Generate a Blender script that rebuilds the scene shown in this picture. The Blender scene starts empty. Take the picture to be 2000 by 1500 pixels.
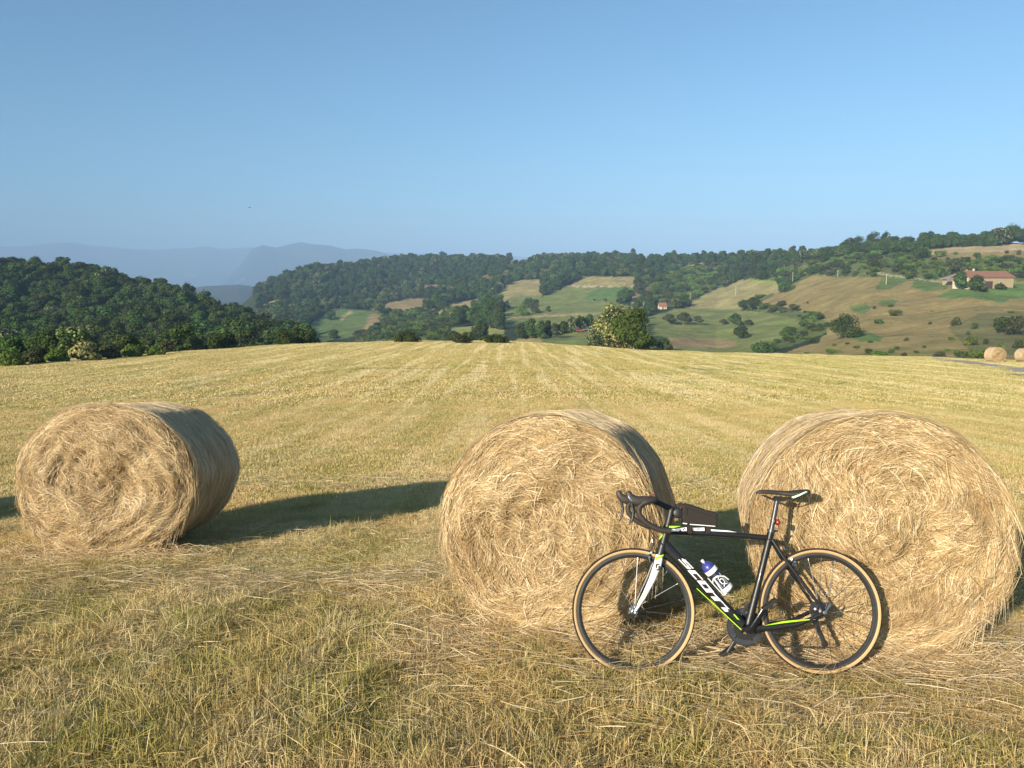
import bpy, math, random
import numpy as np
from mathutils import Matrix, Vector

# ------------------------------------------------------------------ camera, world, sun, exposure
SC = bpy.context.scene
COL = SC.collection
R = math.radians
F = 1500.0                        # focal length in pixels of a 2000 px wide picture
PITCH = math.atan(205.0 / 1500.0)
CT, ST = math.cos(PITCH), math.sin(PITCH)
GH = 1.58                         # distance of the camera axis from the (parallel) sloping meadow
CZ = GH / CT
cam_d = bpy.data.cameras.new('camera'); cam = bpy.data.objects.new('camera', cam_d); COL.objects.link(cam)
cam_d.sensor_width = 36; cam_d.lens = 27; cam_d.clip_start = 0.05; cam_d.clip_end = 90000
cam.location = (0, 0, CZ); cam.rotation_euler = (R(90) - PITCH, 0, 0)
SC.camera = cam

SUN_AZ, SUN_EL = R(38), R(21)     # the light travels towards +X sin(az), +Y cos(az)
w = bpy.data.worlds.new('World'); SC.world = w; w.use_nodes = True
nt = w.node_tree; nt.nodes.clear()
sky = nt.nodes.new('ShaderNodeTexSky'); sky.sky_type = 'NISHITA'; sky.sun_disc = False
sky.sun_elevation = SUN_EL; sky.sun_rotation = R(180) + SUN_AZ
sky.altitude = 400; sky.air_density = 0.85; sky.dust_density = 1.8; sky.ozone_density = 3.0
bg = nt.nodes.new('ShaderNodeBackground'); bg.inputs[1].default_value = 0.087
out = nt.nodes.new('ShaderNodeOutputWorld')
tn = nt.nodes.new('ShaderNodeVectorMath'); tn.operation = 'MULTIPLY'; tn.inputs[1].default_value = (.70, 1.0, 1.02)   # white balance of the sky
nt.links.new(sky.outputs[0], tn.inputs[0]); nt.links.new(tn.outputs[0], bg.inputs[0]); nt.links.new(bg.outputs[0], out.inputs[0])
sl = bpy.data.lights.new('sun', 'SUN'); sl.energy = 4.3; sl.angle = R(0.6); sl.color = (1.0, 0.87, 0.70)
so = bpy.data.objects.new('sun', sl); COL.objects.link(so)
sd = Vector((math.sin(SUN_AZ) * math.cos(SUN_EL), math.cos(SUN_AZ) * math.cos(SUN_EL), -math.sin(SUN_EL)))
so.rotation_euler = sd.to_track_quat('-Z', 'Y').to_euler()
SC.view_settings.view_transform = 'Standard'; SC.view_settings.look = 'None'
SC.view_settings.gamma = 1.0; SC.view_settings.exposure = 0.85; SC.view_settings.use_curve_mapping = False
cy = SC.cycles
cy.max_bounces = 6; cy.diffuse_bounces = 4; cy.glossy_bounces = 2; cy.transmission_bounces = 3
cy.transparent_max_bounces = 6; cy.volume_bounces = 0; cy.use_denoising = True
cy.sample_clamp_indirect = 4.0
SC.render.film_transparent = False

# ------------------------------------------------------------------ small helpers
def link(name, me, parent=None, mats=None, smooth=False):
    o = bpy.data.objects.new(name, me); COL.objects.link(o)
    if parent is not None: o.parent = parent
    if mats:
        for m in (mats if isinstance(mats, (list, tuple)) else [mats]): me.materials.append(m)
    if smooth: me.polygons.foreach_set('use_smooth', np.ones(len(me.polygons), dtype=bool))
    return o
def tag(o, label=None, cat=None, group=None, kind=None):
    if label: o['label'] = label
    if cat: o['category'] = cat
    if group: o['group'] = group
    if kind: o['kind'] = kind
    return o
def empty(name, loc=(0, 0, 0)):
    o = bpy.data.objects.new(name, None); COL.objects.link(o); o.location = loc; o.empty_display_size = .1; return o
def npmesh(name, V, Fq, mi=None):
    V = np.asarray(V, dtype=np.float32).reshape(-1, 3); Fq = np.asarray(Fq, dtype=np.int32)
    k = Fq.shape[1]; me = bpy.data.meshes.new(name)
    me.vertices.add(len(V)); me.vertices.foreach_set('co', V.ravel())
    me.loops.add(Fq.size); me.loops.foreach_set('vertex_index', Fq.ravel())
    me.polygons.add(len(Fq)); me.polygons.foreach_set('loop_start', np.arange(0, Fq.size, k, dtype=np.int32))
    me.polygons.foreach_set('loop_total', np.full(len(Fq), k, dtype=np.int32))
    if mi is not None: me.polygons.foreach_set('material_index', np.asarray(mi, dtype=np.int32))
    me.update(calc_edges=True); return me
def vattr(me, name, arr):          # float per vertex
    a = me.attributes.new(name, 'FLOAT', 'POINT'); a.data.foreach_set('value', np.asarray(arr, dtype=np.float32))

class NT:                          # node-tree shorthand
    def __init__(s, name):
        s.m = bpy.data.materials.new(name); s.m.use_nodes = True; s.t = s.m.node_tree; s.t.nodes.clear()
        s.out = s.t.nodes.new('ShaderNodeOutputMaterial')
    def n(s, typ, ins=None, **kw):
        x = s.t.nodes.new('ShaderNode' + typ)
        for k, v in kw.items(): setattr(x, k, v)
        for k, v in (ins or {}).items():
            i = x.inputs[k]
            if isinstance(v, bpy.types.NodeSocket): s.t.links.new(v, i)
            else: i.default_value = v
        return x
    def math(s, op, a, b=0.0, c=0.0, clamp=False):
        return s.n('Math', {0: a, 1: b, 2: c}, operation=op, use_clamp=clamp).outputs[0]
    def mix(s, f, a, b, mode='MIX'):
        x = s.n('Mix', data_type='RGBA', blend_type=mode)
        for i, v in ((0, f), (6, a), (7, b)):
            if isinstance(v, bpy.types.NodeSocket): s.t.links.new(v, x.inputs[i])
            else: x.inputs[i].default_value = v if i == 0 else (*v[:3], 1)
        return x.outputs[2]
    def noise(s, vec, scale, detail=3.0, rough=.55):
        return s.n('TexNoise', {'Vector': vec, 'Scale': scale, 'Detail': detail, 'Roughness': rough}).outputs[0]
    def ramp(s, f, lo, hi):
        return s.n('MapRange', {0: f, 1: lo, 2: hi}, clamp=True).outputs[0]
    def pos(s): return s.n('NewGeometry').outputs['Position']
    def scaled(s, vec, sc):
        return s.n('Mapping', {'Vector': vec, 'Scale': sc}).outputs[0]
    def attr(s, name): return s.n('Attribute', attribute_name=name)
    def end(s, sh): s.t.links.new(sh, s.out.inputs[0]); return s.m
    def bsdf(s, col, rough=.6, metal=0., spec=.5, bump=None, coat=0.):
        b = s.n('BsdfPrincipled', {'Roughness': rough, 'Metallic': metal, 'Specular IOR Level': spec, 'Coat Weight': coat})
        if isinstance(col, bpy.types.NodeSocket): s.t.links.new(col, b.inputs['Base Color'])
        else: b.inputs['Base Color'].default_value = (*col, 1)
        if bump is not None: s.t.links.new(bump, b.inputs['Normal'])
        return b.outputs[0]
    def bump(s, h, dist, st=1.0): return s.n('Bump', {'Height': h, 'Distance': dist, 'Strength': st}).outputs[0]

def plain(name, col, rough=.5, metal=0., spec=.5, var=.12, scale=30., coat=0.):
    t = NT(name); tc = t.n('TexCoord').outputs['Object']
    f = t.noise(tc, scale, 4)
    c = t.mix(f, tuple(x * (1 - var) for x in col), tuple(min(1, x * (1 + var)) for x in col))
    r = t.math('MULTIPLY_ADD', t.noise(tc, scale * 3), .25, rough - .12)
    return t.end(t.bsdf(c, r, metal, spec, coat=coat))

# pixel (of the 2000x1500 picture) + world distance Y  ->  world point
def ray(px, py):
    r = (px - 1000.) / F; v = (750. - py) / F
    return r, CT + v * ST, v * CT - ST
def slope(py):
    v = (750. - np.asarray(py, float)) / F
    return (v * CT - ST) / (CT + v * ST)
def cam2w(x, up, d):               # camera-frame point (right, up, forward) -> world
    return Vector((x, d * CT + up * ST, CZ - d * ST + up * CT))

# ------------------------------------------------------------------ terrain heights
EPX = [-900, -300, 0, 200, 400, 620, 800, 1000, 1200, 1400, 1600, 1800, 1900, 2000, 2300, 2900]
EPY = [735, 722, 712, 700, 684, 671, 666, 667, 680, 690, 694, 699, 702, 705, 712, 720]
EDD = [50, 60, 70, 80, 92, 110, 122, 130, 124, 112, 96, 88, 84, 80, 74, 70]
KN = {  # px column: (distance, picture row) of the relief beyond the meadow
 -600: '130/735 200/705 300/635 380/565 450/525 600/590 750/640 900/650 1100/650 1300/640 1600/620',
 0: '130/735 200/705 300/635 380/570 450/533 600/590 750/640 900/650 1100/650 1300/640 1600/620',
 200: '130/730 200/705 290/645 360/590 430/546 560/600 700/640 900/650 1100/650 1300/640 1600/620',
 300: '130/725 190/705 270/655 340/608 400/575 520/620 700/650 900/655 1100/650 1300/640 1600/620',
 400: '130/720 190/705 250/670 310/635 370/606 480/650 650/660 850/655 1000/645 1200/635 1600/615',
 460: '130/715 180/702 230/680 290/655 350/628 460/660 620/660 750/645 850/628 950/618 1050/608',
 500: '130/712 180/702 220/688 280/665 330/643 450/665 600/655 720/632 820/605 920/585 1020/570',
 560: '135/708 180/703 210/695 260/682 300/670 430/672 560/650 680/625 800/602 920/570 1060/546',
 620: '140/705 180/703 210/700 250/695 290/690 420/680 540/660 660/630 800/600 930/565 1120/526',
 700: '140/700 180/705 220/700 260/695 320/685 420/672 540/650 680/618 820/592 960/560 1150/522',
 800: '150/695 190/697 230/690 280/680 350/665 450/648 560/628 700/604 850/580 1020/548 1300/508',
 1000: '150/685 180/688 230/680 280/668 350/650 430/634 530/612 640/588 760/563 900/540 1200/510',
 1200: '150/688 180/690 220/680 260/668 320/645 400/622 480/606 560/588 640/562 720/540 1000/508',
 1400: '140/698 170/702 210/696 260/683 310/665 370/640 430/618 490/600 570/572 660/545 780/502',
 1600: '115/702 140/708 170/700 200/685 240/663 280/640 320/618 360/590 410/560 470/530 560/498',
 1700: '108/704 125/706 150/695 180/678 215/655 250/630 285/605 325/575 370/545 430/510 520/484',
 1900: '95/706 110/706 130/696 155/678 185/652 215/625 250/598 300/562 350/530 420/495 480/476',
 2600: '95/706 110/706 130/696 155/678 185/652 215/625 250/598 300/562 350/530 420/495 480/474'}
KX = np.array(sorted(KN)); _k = [[tuple(map(float, s.split('/'))) for s in KN[x].split()] for x in KX]
KD = np.array([[a for a, b in r] for r in _k]); KZ = np.array([[a * slope(b) for a, b in r] for r in _k])
L0 = 14.0
def column(px):
    """knots (distance, height relative to the camera) for picture columns px"""
    px = np.asarray(px, float)
    de = np.interp(px, EPX, EDD); ze = de * slope(np.interp(px, EPX, EPY))
    s9 = -ST / CT; z9 = -CZ + 9 * s9; g = 1 - np.exp(-(de - 9) / L0)
    a = (ze - z9 - L0 * s9 * g) / (de - 9 - L0 * g); b = L0 * (s9 - a)
    D = [de] + [np.interp(px, KX, KD[:, i]) for i in range(11)]
    Z = [ze] + [np.interp(px, KX, KZ[:, i]) for i in range(11)]
    D += [D[-1] * 1.3, np.maximum(D[-1] * 1.9, 2300), 5000 + 0 * px, 90000 + 0 * px]
    Z += [Z[-1] - 22, -95 + 0 * px, -105 + 0 * px, -105 + 0 * px]
    return a, b, z9, np.array(D), np.array(Z)
def wob(x, y):                     # low relief so that nothing is a perfect sheet
    return (np.sin(x * .11 + 1.3 * np.sin(y * .045)) * np.cos(y * .083 + np.sin(x * .06)) * .8
            + np.sin(x * .31 + y * .12) * np.sin(y * .27 - x * .09) * .25)
def height(x, y):
    """ground height, world coordinates (arrays)"""
    x, y = np.broadcast_arrays(np.asarray(x, float), np.asarray(y, float)); sh = x.shape
    x = x.ravel(); y = y.ravel(); yy = np.maximum(y, 9.0)
    px = 1000 + 1506. * x / yy
    a, b, z9, D, Z = column(px)
    zf = z9 + a * (yy - 9) + b * (1 - np.exp(-(yy - 9) / L0))
    n = D.shape[0]; h = np.diff(D, axis=0); dl = np.diff(Z, axis=0) / h
    m = np.zeros_like(Z); m[0] = a + b / L0 * np.exp(-(D[0] - 9) / L0); m[-1] = 0
    same = dl[:-1] * dl[1:] > 0; hm = 2 * dl[:-1] * dl[1:] / np.where(same, dl[:-1] + dl[1:], 1)
    m[1:-1] = np.where(same, hm, (dl[:-1] + dl[1:]) * .12)
    i = np.clip((yy[None] >= D).sum(0) - 1, 0, n - 2); j = np.arange(len(x))
    d0 = D[i, j]; hh = h[i, j]; t = np.clip((yy - d0) / hh, 0, 1)
    z = ((1 + 2 * t) * (1 - t) ** 2 * Z[i, j] + t * (1 - t) ** 2 * hh * m[i, j]
         + t * t * (3 - 2 * t) * Z[i + 1, j] + t * t * (t - 1) * hh * m[i + 1, j])
    res = np.where(yy < D[0], zf, z) + CZ
    res = np.where(y < 9, -y * ST / CT, res)
    fade = np.clip((y - D[0] - 25) / 120, 0, 1)
    res = res + wob(x, y) * fade
    res = res + .012 * np.sin(x * 2.1 + np.sin(y * 1.7)) * np.sin(y * 1.9 + x * .6)
    return res.reshape(sh)
def topix(x, y, z):
    dz = z - CZ; d = y * CT - dz * ST
    return 1000 + F * x / d, 750 - F * (dz * CT + y * ST) / d
def hit(px, py, ymin=2.5):
    """first ground point seen through picture point (px, py)"""
    r, fy, fz = ray(px, py)
    Y = np.exp(np.linspace(math.log(ymin), math.log(3000), 2600)); s = Y / fy
    g = height(r * s, Y); zr = CZ + fz * s
    k = np.nonzero(zr <= g)[0]
    if len(k) == 0:                # grazes the skyline: closest approach
        k = [int(np.argmin((zr - g) / Y))]
    i = int(k[0])
    return Vector((r * s[i], Y[i], float(g[i])))
def edge_dist(x, y): return np.interp(1000 + 1506. * x / np.maximum(y, 9), EPX, EDD)
def gz(x, y): return float(height(np.array([x]), np.array([y]))[0])

# ------------------------------------------------------------------ materials: ground
def field_colour(t, pos):
    st1 = t.noise(t.scaled(pos, (1.1, .035, .0)), 1.0, 3, .6)
    st2 = t.noise(t.scaled(pos, (.34, .014, .0)), 1.0, 3, .5)
    pa = t.noise(pos, .55, 4, .6); pb = t.noise(pos, 3.2, 3, .6); fine = t.noise(pos, 26., 3, .7)
    xs = t.n('SeparateXYZ', {0: pos}).outputs
    right = t.ramp(xs[0], 0.5, 26.0); far = t.ramp(xs[1], 12., 60.)
    g = t.math('ADD', t.math('MULTIPLY', pa, .9), t.math('MULTIPLY', pb, .5))
    g = t.math('ADD', g, t.math('MULTIPLY', st2, .45))
    g = t.math('ADD', g, t.math('MULTIPLY', right, .14))
    g = t.math('ADD', g, t.math('MULTIPLY', far, .12))
    green = t.ramp(g, .88, 1.20)
    s1 = t.ramp(st1, .51, .575)
    straw = t.mix(fine, (.48, .335, .13), (.75, .58, .28))
    gr = t.mix(fine, (.25, .235, .055), (.52, .48, .155))
    c = t.mix(green, straw, gr)
    c = t.mix(t.ramp(t.noise(t.scaled(pos, (.5, .12, 0)), 1., 3, .6), .5, .68), c, t.mix(.55, c, (.24, .25, .05)))
    c = t.mix(t.math('MULTIPLY', s1, t.math('MULTIPLY_ADD', far, .32, .28)), c, (.80, .69, .42))
    br = t.ramp(t.noise(pos, 1.3, 4, .7), .60, .72)
    return t.mix(t.math('MULTIPLY', br, .45), c, (.30, .185, .07))
def mat_ground():
    t = NT('ground_cover'); pos = t.pos()
    fc = field_colour(t, pos)
    fc = t.mix(.45, fc, (.36, .25, .10))         # soil and thatch under the stubble
    xs = t.n('SeparateXYZ', {0: pos}).outputs
    fc = t.mix(t.ramp(xs[1], 25., 70.), fc, field_colour(t, pos))
    cov = t.attr('cov').outputs['Color']
    n1 = t.noise(pos, .09, 5, .65); n2 = t.noise(pos, .8, 4, .7); n3 = t.noise(t.scaled(pos, (1, .25, 1)), .35, 4, .6)
    v = t.math('MULTIPLY_ADD', n1, 1.5, .25); v = t.math('MULTIPLY', v, t.math('MULTIPLY_ADD', n2, 1.1, .45))
    v = t.math('MULTIPLY', v, t.math('MULTIPLY_ADD', n3, .5, .75))
    hc = t.n('VectorMath', {0: cov, 'Scale': v}, operation='SCALE').outputs[0]; hc = t.mix(t.math('MULTIPLY', t.ramp(t.noise(pos, .05, 4, .7), .5, .66), .5), hc, t.n('VectorMath', {0: hc, 1: (.72, .98, .62)}, operation='MULTIPLY').outputs[0])
    c = t.mix(t.attr('beyond').outputs['Fac'], fc, hc)
    h = t.math('ADD', t.noise(pos, 9., 5, .7), t.math('MULTIPLY', t.noise(pos, .7, 4), 3.))
    return t.end(t.bsdf(c, .95, spec=.1, bump=t.bump(h, .12)))
M_GROUND = mat_ground()

# land cover: polygons in the columns and rows where each parcel is seen, then fixed to the ground
def inside(px, py, poly):
    P = np.array(poly, float); c = np.zeros(px.shape, bool); j = len(P) - 1
    for i in range(len(P)):
        xi, yi = P[i]; xj, yj = P[j]
        if yi != yj:
            c ^= ((yi > py) != (yj > py)) & (px < (xj - xi) * (py - yi) / (yj - yi) + xi)
        j = i
    return c
WOOD = (.035, .048, .018); DRY = (.285, .215, .082); TAN = (.34, .275, .115); PAST = (.20, .215, .066)
GRN = (.13, .175, .05); BRN = (.31, .22, .105); OLIVE = (.17, .155, .058); SCRUB = (.12, .14, .042); LUSH = (.125, .19, .05)
COVER = [
 (WOOD, [(-2000, 300), (3200, 300), (3200, 800), (-2000, 800)]),
 ((.30, .30, .09), [(870, 672), (880, 640), (930, 636), (985, 645), (985, 672)]),
 (PAST, [(990, 672), (1085, 645), (1160, 638), (1165, 690), (990, 690)]),
 (TAN, [(985, 672), (1010, 662), (1076, 652), (1080, 658), (1050, 672), (1040, 690), (985, 690)]),
 (TAN, [(505, 600), (530, 588), (575, 583), (612, 587), (612, 593), (560, 596), (530, 601)]),
 (GRN, [(590, 645), (650, 603), (742, 608), (725, 632), (700, 655), (640, 668), (605, 668)]),
 (TAN, [(662, 622), (680, 608), (690, 608), (668, 626)]), (BRN, [(712, 640), (722, 615), (745, 614), (748, 640), (700, 655)]),
 (SCRUB, [(748, 609), (868, 608), (872, 640), (872, 668), (760, 668), (690, 666), (700, 652), (745, 640)]),
 (BRN, [(722, 603), (745, 596), (790, 584), (830, 583), (848, 590), (848, 606), (800, 609), (745, 610)]),
 (BRN, [(802, 565), (822, 557), (865, 557), (897, 570), (835, 572)]),
 (TAN, [(845, 617), (885, 593), (935, 583), (942, 590), (912, 619)]),
 (DRY, [(960, 555), (935, 540), (950, 536), (975, 552)]),
 (TAN, [(966, 577), (995, 556), (1022, 546), (1055, 546), (1076, 551), (1056, 562), (1060, 580), (1035, 582), (1000, 592), (980, 594)]),
 (PAST, [(975, 600), (1000, 578), (1060, 578), (1050, 600), (980, 625)]),
 (PAST, [(1040, 604), (1048, 586), (1085, 568), (1122, 552), (1155, 545), (1242, 545), (1236, 565), (1236, 577), (1205, 592), (1240, 600), (1240, 640), (1160, 640), (1070, 640), (985, 640), (965, 622)]),
 (TAN, [(1122, 552), (1140, 542), (1160, 540), (1242, 540), (1240, 557), (1200, 561), (1140, 562), (1105, 560)]),
 (LUSH, [(1168, 562), (1240, 561), (1236, 572), (1200, 588), (1150, 588), (1140, 580)]),
 ((.55, .45, .28), [(1110, 556), (1118, 556), (1130, 560), (1238, 559), (1238, 561), (1125, 562)]),
 (TAN, [(968, 622), (1050, 615), (1200, 609), (1240, 604), (1240, 609), (1150, 615), (1050, 620), (970, 626)]),
 (TAN, [(990, 513), (1000, 509), (1045, 509), (1040, 515), (1010, 518), (990, 520)]),
 (BRN, [(1258, 562), (1290, 548), (1288, 570), (1265, 572)]), (BRN, [(1230, 574), (1250, 570), (1266, 578), (1266, 596), (1232, 594)]),
 (SCRUB, [(1262, 575), (1300, 540), (1350, 515), (1400, 520), (1420, 545), (1400, 575), (1345, 596), (1300, 600)]),
 (TAN, [(1340, 524), (1350, 518), (1374, 513), (1374, 517), (1350, 524)]),
 (SCRUB, [(1500, 548), (1520, 530), (1560, 512), (1612, 506), (1600, 530), (1584, 538), (1545, 560), (1522, 556)]),
 (TAN, [(1320, 608), (1345, 594), (1400, 564), (1462, 544), (1520, 550), (1522, 572), (1464, 590), (1445, 608)]),
 ((.30, .33, .07), [(1462, 544), (1520, 550), (1520, 556), (1470, 553)]),
 (PAST, [(1262, 622), (1286, 612), (1328, 602), (1440, 606), (1500, 610), (1566, 626), (1564, 638), (1524, 660), (1512, 668), (1470, 700), (1300, 700), (1262, 690)]),
 (BRN, [(1300, 662), (1340, 658), (1400, 662), (1440, 668), (1430, 680), (1300, 680)]),
 (SCRUB, [(1450, 600), (1470, 584), (1510, 572), (1515, 590), (1580, 600), (1620, 610), (1640, 640), (1560, 670), (1500, 690), (1460, 700), (1510, 668), (1560, 636), (1564, 626), (1500, 612)]),
 (DRY, [(1484, 592), (1520, 572), (1584, 538), (1625, 529), (1700, 538), (1780, 545), (1840, 545), (2600, 530), (3200, 480), (3200, 760), (1500, 760), (1530, 690), (1600, 668), (1620, 640), (1600, 612), (1520, 598)]),
 (SCRUB, [(1584, 536), (1610, 508), (1650, 500), (1780, 496), (1800, 510), (1860, 520), (1850, 545), (1780, 548), (1700, 540), (1640, 542)]),
 (SCRUB, [(1800, 500), (1860, 500), (2000, 510), (2600, 510), (2600, 560), (1840, 545), (1820, 520)]),
 (DRY, [(1780, 488), (2600, 478), (2600, 505), (1900, 508), (1810, 504)]),
 ((.45, .33, .18), [(1778, 489), (1860, 483), (2000, 477), (3200, 472), (3200, 488), (2000, 490), (1790, 497)]),
 (GRN, [(1710, 556), (1725, 543), (1760, 540), (1776, 548), (1750, 556), (1742, 567), (1710, 566)]),
 (GRN, [(1778, 562), (1788, 548), (1830, 548), (1860, 553), (1850, 566), (1800, 568)]),
 (LUSH, [(1828, 580), (1860, 563), (1930, 562), (1990, 552), (2600, 540), (2600, 585), (1990, 580), (1955, 592), (1935, 586), (1880, 580), (1850, 584)]),
 (GRN, [(1658, 600), (1690, 592), (1705, 604), (1690, 613), (1672, 612)]), (GRN, [(1715, 592), (1740, 583), (1756, 588), (1740, 597), (1722, 597)]),
 (LUSH, [(1664, 660), (1700, 650), (1727, 660), (1720, 668), (1680, 666)]),
 (OLIVE, [(1850, 640), (1920, 610), (2600, 600), (2600, 700), (1900, 690)]),
 ((.42, .36, .22), [(1682, 534), (1700, 531), (1760, 538), (1850, 552), (1850, 554), (1755, 541), (1700, 534)]),
]
def build_ground():
    u = np.concatenate([np.linspace(-1.5, -.72, 40, endpoint=False), np.linspace(-.72, .72, 700), np.linspace(.72, 1.5, 41)[1:]])
    ys = np.concatenate([np.linspace(-60, 0, 16, endpoint=False), np.arange(0, 14, .35), np.arange(14, 60, 1.), np.arange(60, 150, 1.25),
                         150 * np.exp(np.linspace(0, math.log(1700 / 150.), 250))[:-1], 1700 * np.exp(np.linspace(0, math.log(9.6), 24))])
    Yp = np.where(ys > 0, np.sqrt(ys ** 2 + 14 ** 2 * np.exp(-np.maximum(ys, 0) / 30)), 14 + abs(ys))
    X = u[None, :] * Yp[:, None]; Y = np.repeat(ys[:, None], len(u), 1); Z = height(X, Y)
    nr, nc = X.shape
    i = np.arange(nr * nc).reshape(nr, nc)
    Fq = np.stack([i[:-1, :-1], i[:-1, 1:], i[1:, 1:], i[1:, :-1]], -1).reshape(-1, 4)
    me = npmesh('ground', np.stack([X, Y, Z], -1), Fq)
    x, y, z = X.ravel(), Y.ravel(), Z.ravel(); ok = y > 20
    px, py = topix(x, np.maximum(y, 20), z)
    jit = 1.5 * np.sin(x * .21 + y * .13) + 1.0 * np.sin(x * .53 - y * .31); px2 = px + jit; py2 = py + jit * .6
    c = np.tile(np.array([.3, .22, .1]), (len(x), 1))
    for rgb, poly in COVER: c[ok & inside(px2, py2, poly)] = rgb
    c[y > 1500] = (.14, .15, .07)
    hid = (y > 140) & (y < 600) & (px < 480); c[hid] = WOOD
    a = me.attributes.new('cov', 'FLOAT_COLOR', 'POINT'); a.data.foreach_set('color', np.concatenate([c, np.ones((len(x), 1))], 1).astype(np.float32).ravel())
    de = edge_dist(x, y)
    vattr(me, 'beyond', np.clip((y - de - 4) / 3., 0, 1) * (y > 20))
    o = link('ground', me, mats=M_GROUND, smooth=True); tag(o, kind='structure')
    o['label'] = 'mown straw-coloured meadow sloping down to the valley and its hills'
build_ground()

# ------------------------------------------------------------------ far mountains and the low blue hill
def ridge(name, prof, D, W, zb, label, mat, amp):
    px = np.array([p[0] for p in prof], float); py = np.array([p[1] for p in prof], float)
    qx = np.linspace(px[0], px[-1], 400); qy = np.interp(qx, px, py)
    rr = np.random.RandomState(int(D)); ph = rr.rand(6) * 6
    qy = qy + sum(np.sin(qx / (90. / (k + 1) ** 1.3) + ph[k]) * amp / (k + 1) for k in range(6))
    t = np.linspace(0, 1, 60); V = []
    for k in t:
        Y = D + (k - .6) * W
        prof_k = np.where(k < .6, np.sin(k / .6 * math.pi / 2) ** 1.1, np.cos((k - .6) / .4 * math.pi / 2))
        X = (qx - 1000) / 1506. * Y
        zc = D * slope(qy) + CZ
        rid = 1 + .05 * np.sin(qx * .05 + 9 * k + ph[1]) * math.sin(math.pi * k / .6) * (k < .6)
        V.append(np.stack([X, np.full_like(X, Y), zb + (zc - zb) * prof_k * rid], -1))
    V = np.array(V); i = np.arange(60 * 400).reshape(60, 400)
    Fq = np.stack([i[:-1, :-1], i[:-1, 1:], i[1:, 1:], i[1:, :-1]], -1).reshape(-1, 4)
    o = link(name, npmesh(name, V, Fq), mats=mat, smooth=True); tag(o, label, kind='structure'); return o
def mat_far():
    t = NT('far_woodland'); pos = t.pos()
    c = t.mix(t.ramp(t.noise(pos, .0012, 5, .6), .45, .62), (.020, .030, .022), (.065, .07, .04)); zz = t.n('SeparateXYZ', {0: pos}).outputs[2]
    c = t.mix(t.math('MULTIPLY', t.ramp(t.noise(pos, .004, 2), .66, .70), t.ramp(zz, 120., 20.)), c, (.25, .22, .17))
    return t.end(t.bsdf(c, .95, spec=.05))
M_FAR = mat_far()
ridge('mountains', [(-900, 500), (-300, 492), (0, 483), (60, 482), (110, 477), (150, 473), (195, 481), (240, 486), (330, 487), (380, 484), (405, 480), (440, 486), (520, 484), (640, 490), (760, 494), (1000, 500), (1500, 520)],
      13000, 5000, -110, 'faint blue mountain range on the horizon', M_FAR, .5)
ridge('mountains', [(430, 556), (470, 520), (500, 487), (520, 480), (545, 483), (570, 477), (592, 473), (615, 478), (650, 480), (680, 487), (700, 485), (735, 490), (770, 500), (850, 520), (1000, 545)],
      9300, 3600, -110, 'bluer mountain with a low peak right of the valley gap', M_FAR, .4)
ridge('far_hill', [(300, 580), (370, 564), (400, 558), (440, 557), (470, 555), (500, 560), (560, 566), (700, 580)],
      3300, 1100, -108, 'dark blue wooded hill in the valley gap', M_FAR, .8)

# ------------------------------------------------------------------ foliage
def mat_leaf(name, dark, light, trans=.25, blossom=None):
    t = NT(name); rnd = t.attr('rnd').outputs['Fac']; oi = t.n('ObjectInfo').outputs['Random']
    pos = t.pos()
    f = t.math('MULTIPLY_ADD', t.noise(pos, .35, 2), .8, t.math('MULTIPLY_ADD', rnd, .5, -.35), clamp=True)
    c = t.mix(f, dark, light)
    hs = t.n('HueSaturation', {'Hue': t.math('MULTIPLY_ADD', oi, .05, .475), 'Saturation': .95, 'Value': t.math('MULTIPLY_ADD', oi, .75, .75), 'Color': c}).outputs[0]
    if blossom: hs = t.mix(t.ramp(t.attr('blo').outputs['Fac'], .4, .6), hs, blossom)
    d = t.n('BsdfDiffuse', {'Color': hs}).outputs[0]; tr = t.n('BsdfTranslucent', {'Color': hs}).outputs[0]
    return t.end(t.n('MixShader', {0: trans, 1: d, 2: tr}).outputs[0])
M_OAK = mat_leaf('oak_foliage', (.034, .062, .015), (.13, .18, .042))
M_FRESH = mat_leaf('fresh_foliage', (.075, .120, .018), (.22, .29, .050))
M_BRIGHT = mat_leaf('bright_green_foliage', (.07, .13, .02), (.19, .29, .055), trans=.35)
M_MIDG = mat_leaf('mid_green_foliage', (.04, .075, .015), (.14, .19, .042))
M_DUSKY = mat_leaf('grey_green_foliage', (.050, .060, .024), (.14, .145, .060))
M_CREAM = mat_leaf('cream_blossom_foliage', (.035, .06, .015), (.12, .15, .04), blossom=(.40, .37, .15))
M_CHEST = mat_leaf('chestnut_foliage', (.030, .055, .014), (.11, .14, .035), blossom=(.30, .31, .13))
M_BARK = plain('bark', (.13, .095, .065), .9, spec=.2, var=.4, scale=8)

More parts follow.
